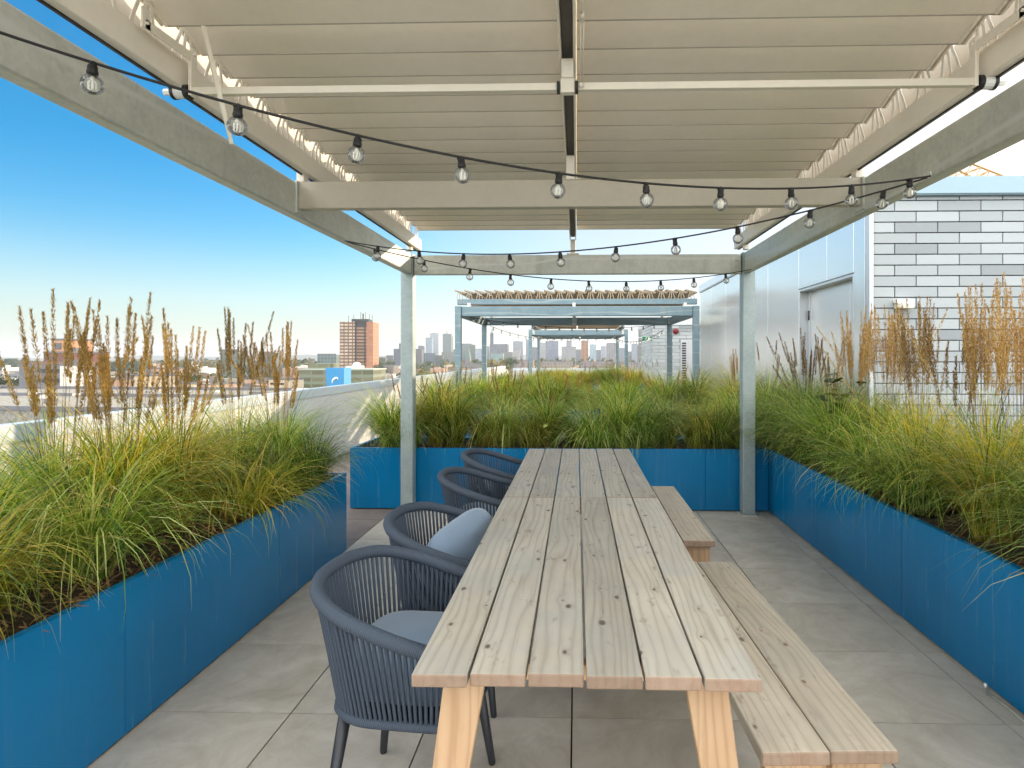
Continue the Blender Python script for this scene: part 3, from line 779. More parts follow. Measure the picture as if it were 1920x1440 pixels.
def stalks(seed, n, hmin, hmax, rad, lean, plen, width, den=340):
    r = random.Random(seed); st = MB(); pl = MB()
    for _ in range(n):
        a = r.uniform(0, 2*math.pi); rr = rad*math.sqrt(r.random()); az = a+r.gauss(0, .6)
        p = Vector((rr*math.cos(a), rr*math.sin(a), 0)); H = r.uniform(hmin, hmax); ln = R(abs(r.gauss(lean, lean*.5))); d = Vector((math.cos(az), math.sin(az), 0))
        if r.random() < .06: ln += R(22)
        bow = r.uniform(.5, 1.3)
        pts = []
        for i in range(6):
            s = i/5; an = ln*(.4+bow*s*s*1.1); pts.append(p); p = p+(d*math.sin(an)+Vector((0,0,math.cos(an))))*(H/5)
        st.tube(pts, [.0017, .0016, .0015, .0013, .0011, .0008], 3, cap=False)
        top = pts[-1]; ax = (pts[-1]-pts[-2]).normalized(); PL = plen*r.uniform(.7, 1.15); W = width*r.uniform(.65, 1.2)
        u = ax.orthogonal().normalized(); v = ax.cross(u)
        for k in range(den):
            s = r.random(); prof = (math.sin(math.pi*min(1, s*.86+.14))**.8)*(1-.55*s)
            q = top-ax*PL*.35+ax*PL*s; a2 = r.uniform(0, 6.283); o = (u*math.cos(a2)+v*math.sin(a2))
            c = q+o*W*.5*prof*r.uniform(.05, .8); dr = (ax*1.0+o*r.uniform(.15, .85)+Vector((r.gauss(0, .12), r.gauss(0, .12), 0))).normalized(); sdv = dr.cross(o).normalized()
            l2 = r.uniform(.010, .024); w2 = r.uniform(.0009, .0021)
            pl.quad(c-sdv*w2, c+dr*l2*.5-sdv*w2*1.2, c+dr*l2, c+dr*l2*.5+sdv*w2*1.2)
    return st, pl
FOL = {}; STK = {}
for k, (key, args) in enumerate({'fountain': (860, .55, 1.12, .085, 0, 26, 118), 'mound': (760, .45, .92, .10, 2, 42, 126), 'low': (420, .28, .62, .11, 10, 60, 125), 'upright': (460, .45, .85, .09, 0, 22, 75)}.items()):
    FOL[key] = []
    for j in range(3):
        o = foliage(100+k*10+j, *args).build('foliage', M['grass']); me = o.data; bpy.data.objects.remove(o); FOL[key].append(me)
for k, (key, args) in enumerate({'many': (26, .70, 1.06, .075, 6.5, .31, .034), 'some': (12, .68, 1.0, .07, 8, .29, .032), 'dense': (34, .80, 1.06, .085, 4.5, .44, .054), 'few': (5, .75, 1.05, .09, 11, .22, .022), 'short': (7, .55, .85, .10, 13, .2, .022)}.items()):
    STK[key] = []
    for j in range(3):
        a, b = stalks(300+k*10+j, *args); o1 = a.build('stalks', M['stalk']); o2 = b.build('seed_heads', M['plume'])
        STK[key].append((o1.data, o2.data)); bpy.data.objects.remove(o1); bpy.data.objects.remove(o2)
def link(name, me, mat, parent):
    o = bpy.data.objects.new(name, me); col.objects.link(o); o.parent = parent
    o.material_slots[0].link = 'OBJECT'; o.material_slots[0].material = mat
    return o
def clump(label, x, y, z, kind, scale, stalk=None, fmat='grass', pmat='plume', group='ornamental grass clumps in the planters', ss=1.0):
    t = thing('grass_clump', label, 'grass clump', (x, y, z), rnd.uniform(0, 6.28), group)
    f = link('foliage', rnd.choice(FOL[kind]), M[fmat], t); f.scale = (scale*rnd.uniform(.92, 1.08),)*2+(scale*rnd.uniform(.92, 1.08),)
    if stalk:
        a, b = rnd.choice(STK[stalk])
        s = link('stalks', a, M['stalk'], t); h = link('seed_heads', b, M[pmat], t)  # second mesh is the dry seed heads topping the stalks
        for o in (s, h): o.scale = (ss, ss, ss*rnd.uniform(.96, 1.04))
    return t
ORD = ['first', 'second', 'third', 'fourth', 'fifth', 'sixth', 'seventh', 'eighth', 'ninth', 'tenth', 'eleventh', 'twelfth', 'thirteenth', 'fourteenth', 'fifteenth', 'sixteenth', 'seventeenth', 'eighteenth', 'nineteenth', 'twentieth', 'twenty-first', 'twenty-second', 'twenty-third', 'twenty-fourth']
ST = {'dense': 'a thick stand of golden seed heads', 'many': 'dense tall seed heads', 'some': 'tall seed heads', 'few': 'thin seed heads', 'short': 'short seed heads', None: 'no seed heads'}
LEFT = [(-2.04, .85, 'low', 1.05, None, 'grass_blue'), (-2.46, 1.12, 'mound', .95, None, 'grass'), (-2.10, 1.42, 'mound', .85, None, 'grass_blue'), (-2.52, 1.75, 'low', 1.1, None, 'grass'), (-2.14, 1.98, 'mound', .80, None, 'grass_gold'),
        (-2.52, 2.36, 'fountain', .80, None, 'grass'), (-2.14, 2.52, 'mound', .92, None, 'grass_blue'), (-2.56, 2.85, 'fountain', .85, 'many', 'grass'), (-2.33, 2.96, 'fountain', .90, 'many', 'grass_gold'), (-2.50, 3.20, 'upright', .9, 'some', 'grass_gold'), (-2.25, 3.28, 'fountain', .90, 'many', 'grass_gold'),
        (-2.04, 3.52, 'low', 1.1, None, 'grass_gold'), (-2.46, 3.72, 'mound', .78, None, 'grass'), (-2.08, 3.98, 'low', 1.1, 'few', 'grass'), (-2.44, 4.20, 'fountain', .82, 'many', 'grass'), (-2.20, 4.32, 'fountain', .86, 'many', 'grass_blue'), (-2.02, 4.44, 'mound', .80, None, 'grass_blue')]
for i, (x, y, k, s, st, fm) in enumerate(LEFT):
    clump('%s nearest grass clump in the left planter, with %s' % (ORD[i], ST[st]), x, y, .56, k, s*1.05, st, fm, 'plume_dark')
RIGHT = [(2.15, 1.30, 'mound', 1.0, None, 'grass_blue'), (2.52, 1.70, 'fountain', .9, None, 'grass'), (2.16, 1.95, 'mound', .95, None, 'grass_blue'), (2.50, 2.35, 'fountain', .9, 'few', 'grass_gold'), (2.15, 2.55, 'fountain', .85, None, 'grass_blue'),
         (2.50, 2.95, 'fountain', .85, 'some', 'grass_blue'), (2.15, 3.12, 'fountain', .95, None, 'grass_gold'), (2.48, 3.38, 'upright', .9, 'dense', 'grass'), (2.50, 3.68, 'upright', .85, 'dense', 'grass_gold'), (2.14, 3.74, 'mound', .95, None, 'grass_blue'), (2.50, 3.98, 'mound', .8, 'some', 'grass'),
         (2.46, 4.30, 'upright', .95, 'dense', 'grass_gold'), (2.14, 4.34, 'mound', 1.0, None, 'grass'), (2.46, 4.76, 'upright', .9, 'dense', 'grass'), (2.13, 4.90, 'fountain', .85, None, 'grass_blue'), (2.45, 5.24, 'fountain', .85, 'dense', 'grass'), (2.13, 5.46, 'mound', 1.0, None, 'grass'),
         (2.44, 5.75, 'fountain', .85, 'some', 'grass'), (2.15, 6.02, 'mound', 1.0, None, 'grass_blue'), (2.45, 6.35, 'fountain', .9, 'many', 'grass'), (2.2, 6.75, 'mound', 1.0, None, 'grass'), (2.40, 7.4, 'fountain', .9, 'few', 'grass'), (2.2, 8.1, 'mound', 1.0, 'some', 'grass'), (2.35, 8.8, 'fountain', .9, None, 'grass_gold')]
for i, (x, y, k, s, st, fm) in enumerate(RIGHT):
    clump('%s nearest grass clump in the right planter, with %s' % (ORD[i], ST[st]), x, y, .56, k, s*1.13, st, fm, 'plume_gold' if st == 'dense' else 'plume', ss=1.03)
def row(name, x0, x1, n, y0, y1, s0, s1, kinds, sts, mats, pm='plume'):
    for i in range(n):
        x = x0+(x1-x0)*(i+.5)/n+rnd.uniform(-.06, .06); st = rnd.choice(sts)
        clump('%s grass clump from the left in %s, %s' % (ORD[i], name, ST[st]), x, rnd.uniform(y0, y1), .55, rnd.choice(kinds), rnd.uniform(s0, s1), st, rnd.choice(mats), pm, 'ornamental grass clumps in the planters', .85)
row('the planter closing the far end', -2.12, 1.85, 16, 6.02, 6.42, .84, 1.02, ('mound', 'mound', 'mound', 'fountain'), (None, None, 'few', 'short'), ('grass', 'grass', 'grass_blue', 'grass_gold'))
row('the planter before the middle pergola', -2.5, 2.5, 19, 10.05, 10.3, .85, 1.02, ('fountain', 'mound'), ('few', None, 'short', None), ('grass', 'grass', 'grass_gold'))
row('the planter behind the middle pergola', -2.2, 2.2, 11, 15.8, 16.2, .85, 1.05, ('fountain', 'mound'), ('few', None, 'short'), ('grass', 'grass_gold'))
row('the planter before the farthest pergola', -1.9, 2.1, 8, 20.2, 20.6, .8, 1.05, ('fountain', 'mound'), ('few', None), ('grass_gold', 'grass'))
row('the planter along the end parapet', -2.1, 2.5, 9, 27.7, 28.2, .6, .8, ('mound',), (None, 'few'), ('grass_gold',))

# leaf litter lying on the soil
def litter(label, x0, x1, y0, y1, n, seed):
    r = random.Random(seed); mb = MB()
    for _ in range(n):
        c = Vector((r.uniform(x0, x1), r.uniform(y0, y1), .575+r.uniform(0, .035))); a = r.uniform(0, 6.28); d = Vector((math.cos(a), math.sin(a), r.uniform(-.2, .3))); s = Vector((-d.y, d.x, r.uniform(-.4, .4)))
        l, w = r.uniform(.03, .14), r.uniform(.002, .006)
        m = c+d*l*.5+Vector((0,0,r.uniform(.0, .02)))
        b = mb.pts([c-s*w, c+s*w, m+s*w, m-s*w, c+d*l+s*w*.3, c+d*l-s*w*.3]); mb.face((b, b+1, b+2, b+3)); mb.face((b+3, b+2, b+4, b+5))
    return tag(mb.build('leaf_litter', M['litter']), label, 'leaf litter', None, 'stuff')
litter('brown dead blades lying on the soil of the left planter', -2.7, -1.84, .3, 4.55, 2600, 5)
litter('brown dead blades lying on the soil of the right planter', 1.92, 2.68, .3, 6.5, 2600, 6)
litter('brown dead blades lying on the soil of the far end planter', -2.2, 1.8, 5.92, 6.6, 1200, 7)

# broad-leaved climber in the right planter and a seedling at the far end
def broad_plant(label, name, x, y, z, n, h, leaf, mat, seed, spread=.2):
    r = random.Random(seed); t = thing(name, label, 'plant', (x, y, z)); st = MB(); lf = MB()
    for i in range(n):
        a = r.uniform(0, 6.28); top = Vector((spread*math.cos(a)*r.random(), spread*math.sin(a)*r.random(), h*r.uniform(.35, 1)))
        base = Vector((r.uniform(-.04, .04), r.uniform(-.04, .04), 0)); mid = base.lerp(top, .5)+Vector((r.uniform(-.04, .04), r.uniform(-.04, .04), 0))
        st.tube([base, mid, top], .0022, 4, cap=False)
        for q in range(3):
            c = base.lerp(top, r.uniform(.55, 1))+Vector((r.uniform(-.04, .04), r.uniform(-.04, .04), 0)) if q else top
            Lr = leaf*r.uniform(.6, 1.15); a2 = r.uniform(0, 6.28); d = Vector((math.cos(a2), math.sin(a2), r.uniform(-.9, -.1))).normalized(); s = d.cross(Vector((0,0,1))).normalized(); nrm = s.cross(d)
            ol = [(0, .0), (-.10, .32), (.12, .52), (.45, .42), (.75, .2), (1, 0)]
            b = lf.pts([c+d*Lr*u+s*Lr*w+nrm*(-.18*Lr*w) for u, w in ol]+[c+d*Lr*u-s*Lr*w+nrm*(-.18*Lr*w) for u, w in ol[1:-1]])
            lf.face((b, b+1, b+2, b+3, b+4, b+5)); lf.face((b, b+5, b+9, b+8, b+7, b+6))
    st.build('stem', M['stalk'], t); lf.build('leaves', M[mat], t, 0, True)
broad_plant('climber with broad heart shaped leaves among the right planter grasses', 'climbing_plant', 2.28, 5.15, .8, 16, .60, .085, 'broad', 21, .30)
broad_plant('small bright green seedling at the front of the far end planter', 'seedling', -.28, 5.98, .56, 6, .30, .05, 'grass_blue', 22, .05)

# cable with a small fitting at the foot of the right planter
t = thing('garden_cable', 'thin cable with a small metal fitting along the right planter foot', 'cable', (1.845, 2.72, 0))
mb = MB(); mb.tube([(0,0,.012)]+[(.012*math.sin(k*1.3)+.004, -.12*k, .008) for k in range(1, 14)], .004, 6); mb.build('cable', M['galv'], t, 0, True)
mb = MB(); mb.lathe([(0, .05), (.008, .048), (.009, .03), (.006, .028), (.006, 0), (0, 0)], n=10); mb.build('fitting', M['alu_trim'], t, 0, True)

# ------------------------------------------------------------------ parapets
def parapet(label, a, b, top, off):
    """wall from a to b (inner face line); off: outward direction"""
    a, b = Vector((*a, 0)), Vector((*b, 0)); d = (b-a); L = d.length; rz = math.atan2(d.y, d.x)
    t = thing('parapet_wall', label, 'parapet', a, rz, None)
    mb = MB(); s = off; o = lambda q0, q1: (min(s*q0, s*q1), max(s*q0, s*q1))
    mb.box(0, L, *o(.03, .30), -.3, top-.10); wl = mb.build('wall', M['mortar'], t)
    n = max(1, round(L/1.9))
    for k in range(n):
        mb = MB(); mb.box(k*L/n+.003, (k+1)*L/n-.003, *o(.012, .028), .02, top-.105); mb.build('wall_panel', M['parapet'], t, .002)
    for k in range(max(1, n//2)):
        m = max(1, n//2); mb = MB(); x0, x1 = k*L/m+.0015, (k+1)*L/m-.0015
        mb.hexa([(x0, s*-.0, top-.115), (x1, s*-.0, top-.115), (x1, s*.36, top-.115), (x0, s*.36, top-.115)], [(x0, 0, top), (x1, 0, top), (x1, s*.36, top-.03), (x0, s*.36, top-.03)])
        mb.build('coping', M['coping'], t, .003)
    return t
parapet('long white parapet with sloped metal coping along the left edge of the roof', (-3.6, -5), (-3.6, 30), 1.09, 1)
parapet('short white parapet closing the far end of the terrace', (-3.24, 30), (2.25, 30), .97, 1)

# ------------------------------------------------------------------ penthouse: pale brick block
t = thing('brick_building', 'pale brick penthouse block with a few darker grey bricks', 'building', (2.84, 5.8, 0))
mb = MB(); mb.box(.05, 7.5, .045, .058, 0, 3.08); mb.box(6.2, 7.5, .058, 4, 0, 3.08); mb.build('wall', M['mortar'], t)
mb = MB(); bw, bh, g = .41, .104, .010
z = 3.08; r0 = 0
while z > -.02:
    hh = bh if r0 else .045
    x = .03-(bw/2 if r0 % 2 else 0)
    while x < 4.6:
        xa, xb = max(x, .03)+g/2, x+bw-g/2
        if xb-xa > .03: mb.box(xa, xb, 0, .05, z-hh+g/2, z-g/2, skip=('k',))
        x += bw
    z -= hh; r0 += 1
mb.build('bricks', M['brick'], t, .003)
mb = MB(); mb.box(-.03, 7.6, -.06, 4.1, 3.085, 3.25); mb.box(-.02, 7.6, -.05, 4.1, 3.075, 3.085); mb.build('coping', M['coping_blue'], t, .004)
mb = MB(); mb.box(-.012, .028, -.012, .06, 0, 3.07); mb.build('corner_trim', M['alu_trim'], t, .002)
# wall lamp
lx, lz = 3.10-2.84+.012, 2.035
wl = thing('wall_lamp', 'small white wall lamp box on the pale bricks', 'lamp', (3.14, 5.8, 2.035))
mb = MB(); mb.box(-.085, .085, -.075, -.001, .004, .04); wb = mb.build('lamp_body', M['white'], wl, .004)
mb = MB(); mb.box(-.075, .075, -.09, -.001, -.048, .003); mb.build('lamp_shade', M['ivory'], wl, .006)
mb = MB(); mb.box(-.05, .05, -.012, -.0005, -.03, .03); mb.build('back_plate', M['alu_trim'], wl, .002)

# ------------------------------------------------------------------ metal clad wing with door
X = 2.84
t = thing('metal_clad_wing', 'wing clad in tall reflective aluminium panels with a recessed door', 'building', (X, 5.86, 0))
y0 = 5.86
mb = MB(); mb.box(.20, 6, .0, 7.81, 0, 3.0); mb.box(.02, .20, 0, 6.14-y0, 0, 3.0); mb.box(.02, .20, 7.64-y0, 7.81, 0, 3.0); mb.box(.02, .20, 6.14-y0, 7.64-y0, 2.385, 3.0)
mb.build('wall', M['mortar'], t)
def clad(ya, yb, za, zb):
    mb = MB(); n = 8; ya -= y0; yb -= y0
    mb.box(.0, .018, ya+.004, yb-.004, za, zb); mb.build('cladding_panel', M['alu'], t, .003)
clad(5.90, 6.14, .02, 2.99); clad(6.14, 6.79, 2.385, 2.99); clad(6.79, 7.64, 2.385, 2.99)
for a, b in ((7.64, 8.86), (8.86, 10.10), (10.10, 11.34), (11.34, 12.55), (12.55, 13.67)): clad(a, b, .02, 2.99)
mb = MB(); mb.box(-.03, 6, -.02, 7.85, 3.015, 3.17); mb.box(-.02, 6, -.01, 7.84, 3.0, 3.014); mb.build('coping', M['coping'], t, .004)
mb = MB(); a, b = 6.14-y0, 7.64-y0
mb.box(.0, .14, a+.001, a+.03, 0, 2.384); mb.box(.0, .14, b-.03, b-.001, 0, 2.384); mb.box(.0, .14, a+.031, b-.031, 2.352, 2.384); mb.box(-.012, .02, a-.01, b+.01, 2.386, 2.398)
fr = mb.build('door_frame', M['alu_trim'], t, .003)
mb = MB(); mb.box(.12, .155, a+.34, b-.09, .01, 2.351); dr = mb.build('door', M['alu'], t, .003)
mb = MB(); mb.box(.12, .155, a+.031, a+.332, .01, 2.351); mb.build('side_panel', M['alu'], t, .003)
mb = MB(); mb.box(.105, .135, b-.088, b-.032, .01, 2.351); mb.build('door_jamb', M['alu_trim'], t, .003)
for zz in (2.05, 1.1, .3):
    mb = MB(); mb.tube([(.100, b-.075, zz-.06), (.100, b-.075, zz+.06)], .012, 8); mb.build('hinge', M['black'], dr, 0, True)
mb = MB(); mb.tube([(.115, a+.42, 1.0), (.075, a+.42, 1.0), (.075, a+.54, 1.0)], .009, 8); mb.build('handle', M['alu_trim'], dr, 0, True)

# ------------------------------------------------------------------ far brick block with bell, exit sign and louvred door
t = thing('far_brick_block', 'far pale brick block beyond the metal clad wing', 'building', (2.29, 18, 0))
mb = MB(); mb.box(.02, 6, .03, 4, 0, 2.5); mb.build('wall', M['mortar'], t)
mb = MB(); z = 2.5; r0 = 0
while z > .3:
    x = -(bw/2 if r0 % 2 else 0)
    while x < 2.2:
        xa, xb = max(x, 0)+.005, x+bw-.005
        if xb-xa > .03: mb.box(xa, xb, 0, .03, z-bh+.005, z-.005, skip=('k',))
        x += bw
    y = -(bw/2 if not r0 % 2 else 0)
    while y < 4:
        ya, yb2 = max(y, .032)+.005, min(4, y+bw-.005)
        if yb2-ya > .03: mb.box(0, .02, ya, yb2, z-bh+.005, z-.005, skip=('r',))
        y += bw
    z -= bh; r0 += 1
mb.build('bricks', M['brick'], t)
mb = MB(); mb.box(-.02, 6, -.03, 4.05, 2.502, 2.60); mb.build('coping', M['coping'], t)
mb = MB(); mb.box(.86, 1.5, -.02, -.002, 0, 2.05); d_ = mb.build('door', M['alu_trim'], t, .004)
mb = MB()
for k in range(22): mb.box(.90, 1.02, -.034, -.0205, .35+.075*k, .39+.075*k)
mb.build('louvre_grille', M['leg'], d_)
t = thing('alarm_bell', 'round red alarm bell on the far pale bricks', 'bell', (3.0, 18, 2.31))
def turned(prof, name, mat):
    mb = MB(); mb.lathe(prof, n=18); o = mb.build(name, mat, t, 0, True); o.rotation_euler = (R(90), 0, 0); return o
turned([(.05, .001), (.05, .028), (0, .028)], 'back_plate', M['white']); turned([(.09, .03), (.09, .045), (.075, .065), (.045, .075), (0, .078)], 'gong', M['red'])
t = thing('exit_sign', 'green running man exit sign projecting from the far brick block', 'sign', (2.14, 17.98, 2.085))
mb = MB(); mb.box(-.155, .147, .0, .05, -.07, .07); mb.build('sign_box', M['alu_trim'], t, .003)
mb = MB(); mb.box(-.148, .140, -.003, -.0005, -.063, .063); pn = mb.build('sign_face', M['green_sign'], t)
mb = MB(); f0, f1 = -.006, -.0035
mb.box(.025, .095, f0, f1, -.052, .052)                                  # doorway
mb.build('doorway_mark', M['white'], pn)
mb = MB()
mb.sphere((-.020, f1-.001, .036), .011, 8, 6, 1, .2, 1)
mb.tube([(-.026, f1-.001, .024), (-.034, f1-.001, -.006)], .009, 5); mb.tube([(-.034, f1-.001, -.006), (-.012, f1-.001, -.024), (-.020, f1-.001, -.05)], .006, 5); mb.tube([(-.034, f1-.001, -.006), (-.052, f1-.001, -.03), (-.076, f1-.001, -.03)], .006, 5)
mb.tube([(-.026, f1-.001, .02), (-.006, f1-.001, .006), (.010, f1-.001, .012)], .005, 5); mb.tube([(-.028, f1-.001, .02), (-.052, f1-.001, .012), (-.06, f1-.001, -.006)], .005, 5)
mb.build('running_man_mark', M['white'], pn)
mb = MB(); mb.tube([(.147, .025, .0), (.152, .025, .0)], .03, 8); mb.tube([(-.155, .025, .03), (-.50, .025, .03)], .012, 6); mb.build('bracket', M['alu_trim'], t)

# ------------------------------------------------------------------ tables beyond
def far_table(label, x0, x1, y0, y1):
    loc = ((x0+x1)/2, (y0+y1)/2, 0); t = thing('terrace_table', label, 'table', loc, 0, 'tables under the farther pergolas')
    n = 4
    for i in range(n): 
        w = (y1-y0)/n; board('tabletop_board', x0, x1, y0+i*w+.004, y0+(i+1)*w-.004, .715, .75, M['wood_bench'], t, loc)
    for sx in (-1, 1):
        for sy in (-1, 1):
            mb = MB(); a, b = sx*((x1-x0)/2-.15), sy*((y1-y0)/2-.1); mb.box(a-.04, a+.04, b-.04, b+.04, 0, .714); mb.build('leg', M['wood_new'], t, .003)
far_table('timber table under the left half of the middle pergola', -1.4, .35, 12.4, 13.2)
far_table('timber table under the right half of the middle pergola', .75, 1.85, 12.4, 13.2)
far_table('timber table just before the farthest pergola', -.6, .9, 18.3, 19.1)
far_table('timber table under the farthest pergola', -.6, .9, 23.2, 24.0)

# ------------------------------------------------------------------ city: ground, water, hills
GZ = -30.0
def big(name, mat, pts, z):
    mb = MB(); b = mb.pts([(x, y, z) for x, y in pts]); mb.face(tuple(range(b, b+len(pts)))); return struct(mb.build(name, mat))
t = NT('city_ground'); v = t.coord((.01,.01,.01)); n = t.noise(v, 1.2, 6, .6); n2 = t.noise(v, 6, 3)
c = t.ramp(n, [(.35, (.045,.055,.03)), (.5, (.11,.105,.09)), (.62, (.18,.165,.145))]); c = t.mix(t.math('MULTIPLY', n2, .5), c, (.06,.06,.06))
t.set(Base_Color=c, Roughness=.9); M['ground'] = t.m
big('ground', M['ground'], [(-6900,-50),(4900,-50),(4900,7100),(-6900,7100)], GZ)
t = NT('river_water'); n = t.noise(t.coord((.02,.06,1)), 1, 3); t.set(Base_Color=(.05,.12,.17), Roughness=.12); t.bump(n, .15, 1.0); M['water'] = t.m
a = [bear(px, d) for px, d in ((-260, 900), (52, 900), (120, 1800), (160, 3600), (-500, 3600))]
big('water', M['water'], a, GZ+.4)
mb = MB(); prev = None
M['hill'] = m_paint('wooded_hill', (.035,.06,.045), .9)
for i in range(140):
    px = -700+i*26; h = 22+26*mnoise.noise(Vector((i*.13, 3, 0)))+14*mnoise.noise(Vector((i*.5, 7, 0)))+ (26 if px > 250 else 0)
    p = bear(px, 5200); q = bear(px, 6400)
    cur = mb.pts([(*p, GZ), (p[0]*1.06, p[1]*1.06, GZ+h), (*q, GZ)])
    if prev is not None:
        mb.face((prev, cur, cur+1, prev+1)); mb.face((prev+1, cur+1, cur+2, prev+2))
    prev = cur
struct(mb.build('hills', M['hill'], None, 0, True))

# ------------------------------------------------------------------ city: buildings
def wallmat(name, c): return m_paint(name, c, .8, 0, .08, 0, .2)
M['concrete'] = wallmat('grey_concrete', (.15,.155,.175)); M['red_brick'] = wallmat('dark_red_brick', (.16,.075,.06)); M['orange_brick'] = wallmat('orange_brick', (.50,.27,.155))
M['white_wall'] = wallmat('white_render', (.66,.62,.55)); M['cream_wall'] = wallmat('cream_render', (.56,.46,.33)); M['pink_wall'] = wallmat('pinkish_brick', (.42,.28,.21))
M['glass_dark'] = m_paint('dark_window', (.04,.05,.06), .15); M['roof_gravel'] = m_paint('roof_gravel', (.25,.235,.205), .9, 0, .25, 0, .9); M['roof_brown'] = wallmat('brown_roof', (.20,.13,.09))
def bld(name, label, px, d, rz, w, D, ytop, wall, cat='building', bands=(), group=None, unit=True, roof='roof_gravel'):
    """box whose right front corner stands at photo column px; front runs left, side runs back"""
    p = bear(px, d); top = lev(ytop, d)
    t = thing(name, label, cat, (p[0], p[1], GZ), R(rz), group); H = top-GZ
    mb = MB(); mb.box(-w, 0, 0, D, 0, H); mb.build('wall', M[wall], t)
    mb = MB(); e = .25
    mb.box(-w-.1, .1, -.1, e, H+.005, H+.5); mb.box(-w-.1, .1, D-e, D+.1, H+.005, H+.5); mb.box(-w-.1, -w+e, e, D-e, H+.005, H+.5); mb.box(-e, .1, e, D-e, H+.005, H+.5); mb.build('roof_edge', M['concrete'] if wall != 'concrete' else M['roof_brown'], t)
    if unit:
        r = random.Random(int(px*7))
        for _ in range(3):
            x, y = r.uniform(-w*.85, -w*.2), r.uniform(D*.2, D*.7); mb = MB(); mb.box(x, x+w*.13, y, y+D*.12, H+.01, H+r.uniform(.8, 2.2)); mb.build('roof_unit', M['concrete'], t)
    for (fa, a, b, ya, yb, n) in bands:
        za, zb = lev(yb, d)-GZ, lev(ya, d)-GZ
        for k in range(n):
            u0, u1 = a+(b-a)*(k+.06)/n, a+(b-a)*(k+.94)/n
            mb = MB()
            if fa == 'f': mb.box(-w+w*u0, -w+w*u1, -.12, .05, za, zb)
            else: mb.box(-.05, .12, D*u0, D*u1, za, zb)
            mb.build('window', M['glass_dark'], t)
    return t
# the group at the far left
bld('office_block', 'grey concrete block with dark window bands at the left edge of the view', 118, 150, -14, 15.5, 10, 683, 'concrete', bands=(('f', .42, .96, 692, 699, 3), ('f', .42, .96, 710, 717, 3)))
bld('brick_office', 'dark red brick building rising behind the grey concrete block', 117, 166, -22, 9.3, 12, 662, 'red_brick', bands=(('f', .1, .55, 668, 673, 2),))
tw_ = bld('brick_stair_tower', 'tallest brick block on the left, its right side glowing orange', 118, 170, -20, 5.2, 8.0, 638, 'orange_brick', bands=(('f', .25, .9, 643, 655, 1), ('f', .25, .9, 660, 668, 1), ('r', .35, .5, 668, 688, 1), ('r', .7, .85, 668, 688, 1)), unit=False)
bld('white_warehouse', 'white rendered block in full sun below the orange brick block', 120, 140, -34, 3.0, 5.5, 686, 'white_wall')
fr_ = bld('flat_roof_building', 'wide low building with a pale gravel flat roof at the lower left', 330, 62, -6, 70, 40, 774, 'roof_gravel', unit=False)
r = random.Random(4); Hf = lev(774, 62)-GZ
for k in range(16):
    x, y = r.uniform(-44, -4), r.uniform(3, 37); mb = MB(); q = r.uniform(.3, .9); mb.box(x, x+q*r.uniform(1, 3), y, y+q*1.5, Hf+.003, Hf+q); mb.build('roof_vent', M[r.choice(('white_wall', 'cream_wall', 'concrete'))], fr_)
for y in (22,):
    mb = MB(); mb.box(-69, -.3, y, y+.35, Hf+.003, Hf+.45); mb.build('roof_kerb', M['concrete'], fr_)
t = None
for i, (px, d, rz, w, D, yt, wl_, lb) in enumerate((
        (215, 190, -30, 9, 12, 712, 'pink_wall', 'low pinkish block behind the seed heads on the left'),
        (262, 150, -35, 4.2, 8, 706, 'cream_wall', 'cream block in sunlight just left of the tall seed heads'),
        (300, 240, -28, 9, 12, 692, 'pink_wall', 'pinkish brick block with a row of openings, centre left'),
        (318, 175, -30, 8, 9, 722, 'cream_wall', 'low cream block in front of the pinkish brick block'),
        (388, 210, -22, 18, 14, 722, 'pink_wall', 'long brown roofed low block near the parapet, centre left'),
        (452, 260, -25, 12, 12, 727, 'cream_wall', 'small cream block above the coping, left of the seed heads'),
        (536, 230, -20, 9, 9, 713, 'cream_wall', 'small cream cube house left of the blue mural'),
        (590, 300, -15, 40, 12, 728, 'roof_brown', 'long low brown block just above the parapet coping'))):
    bld('low_building', lb, px, d, rz, w, D, yt, wl_, bands=(('f', .1, .9, yt+5, yt+9, 4),) if w > 5 else (), group='low town buildings behind the parapet')
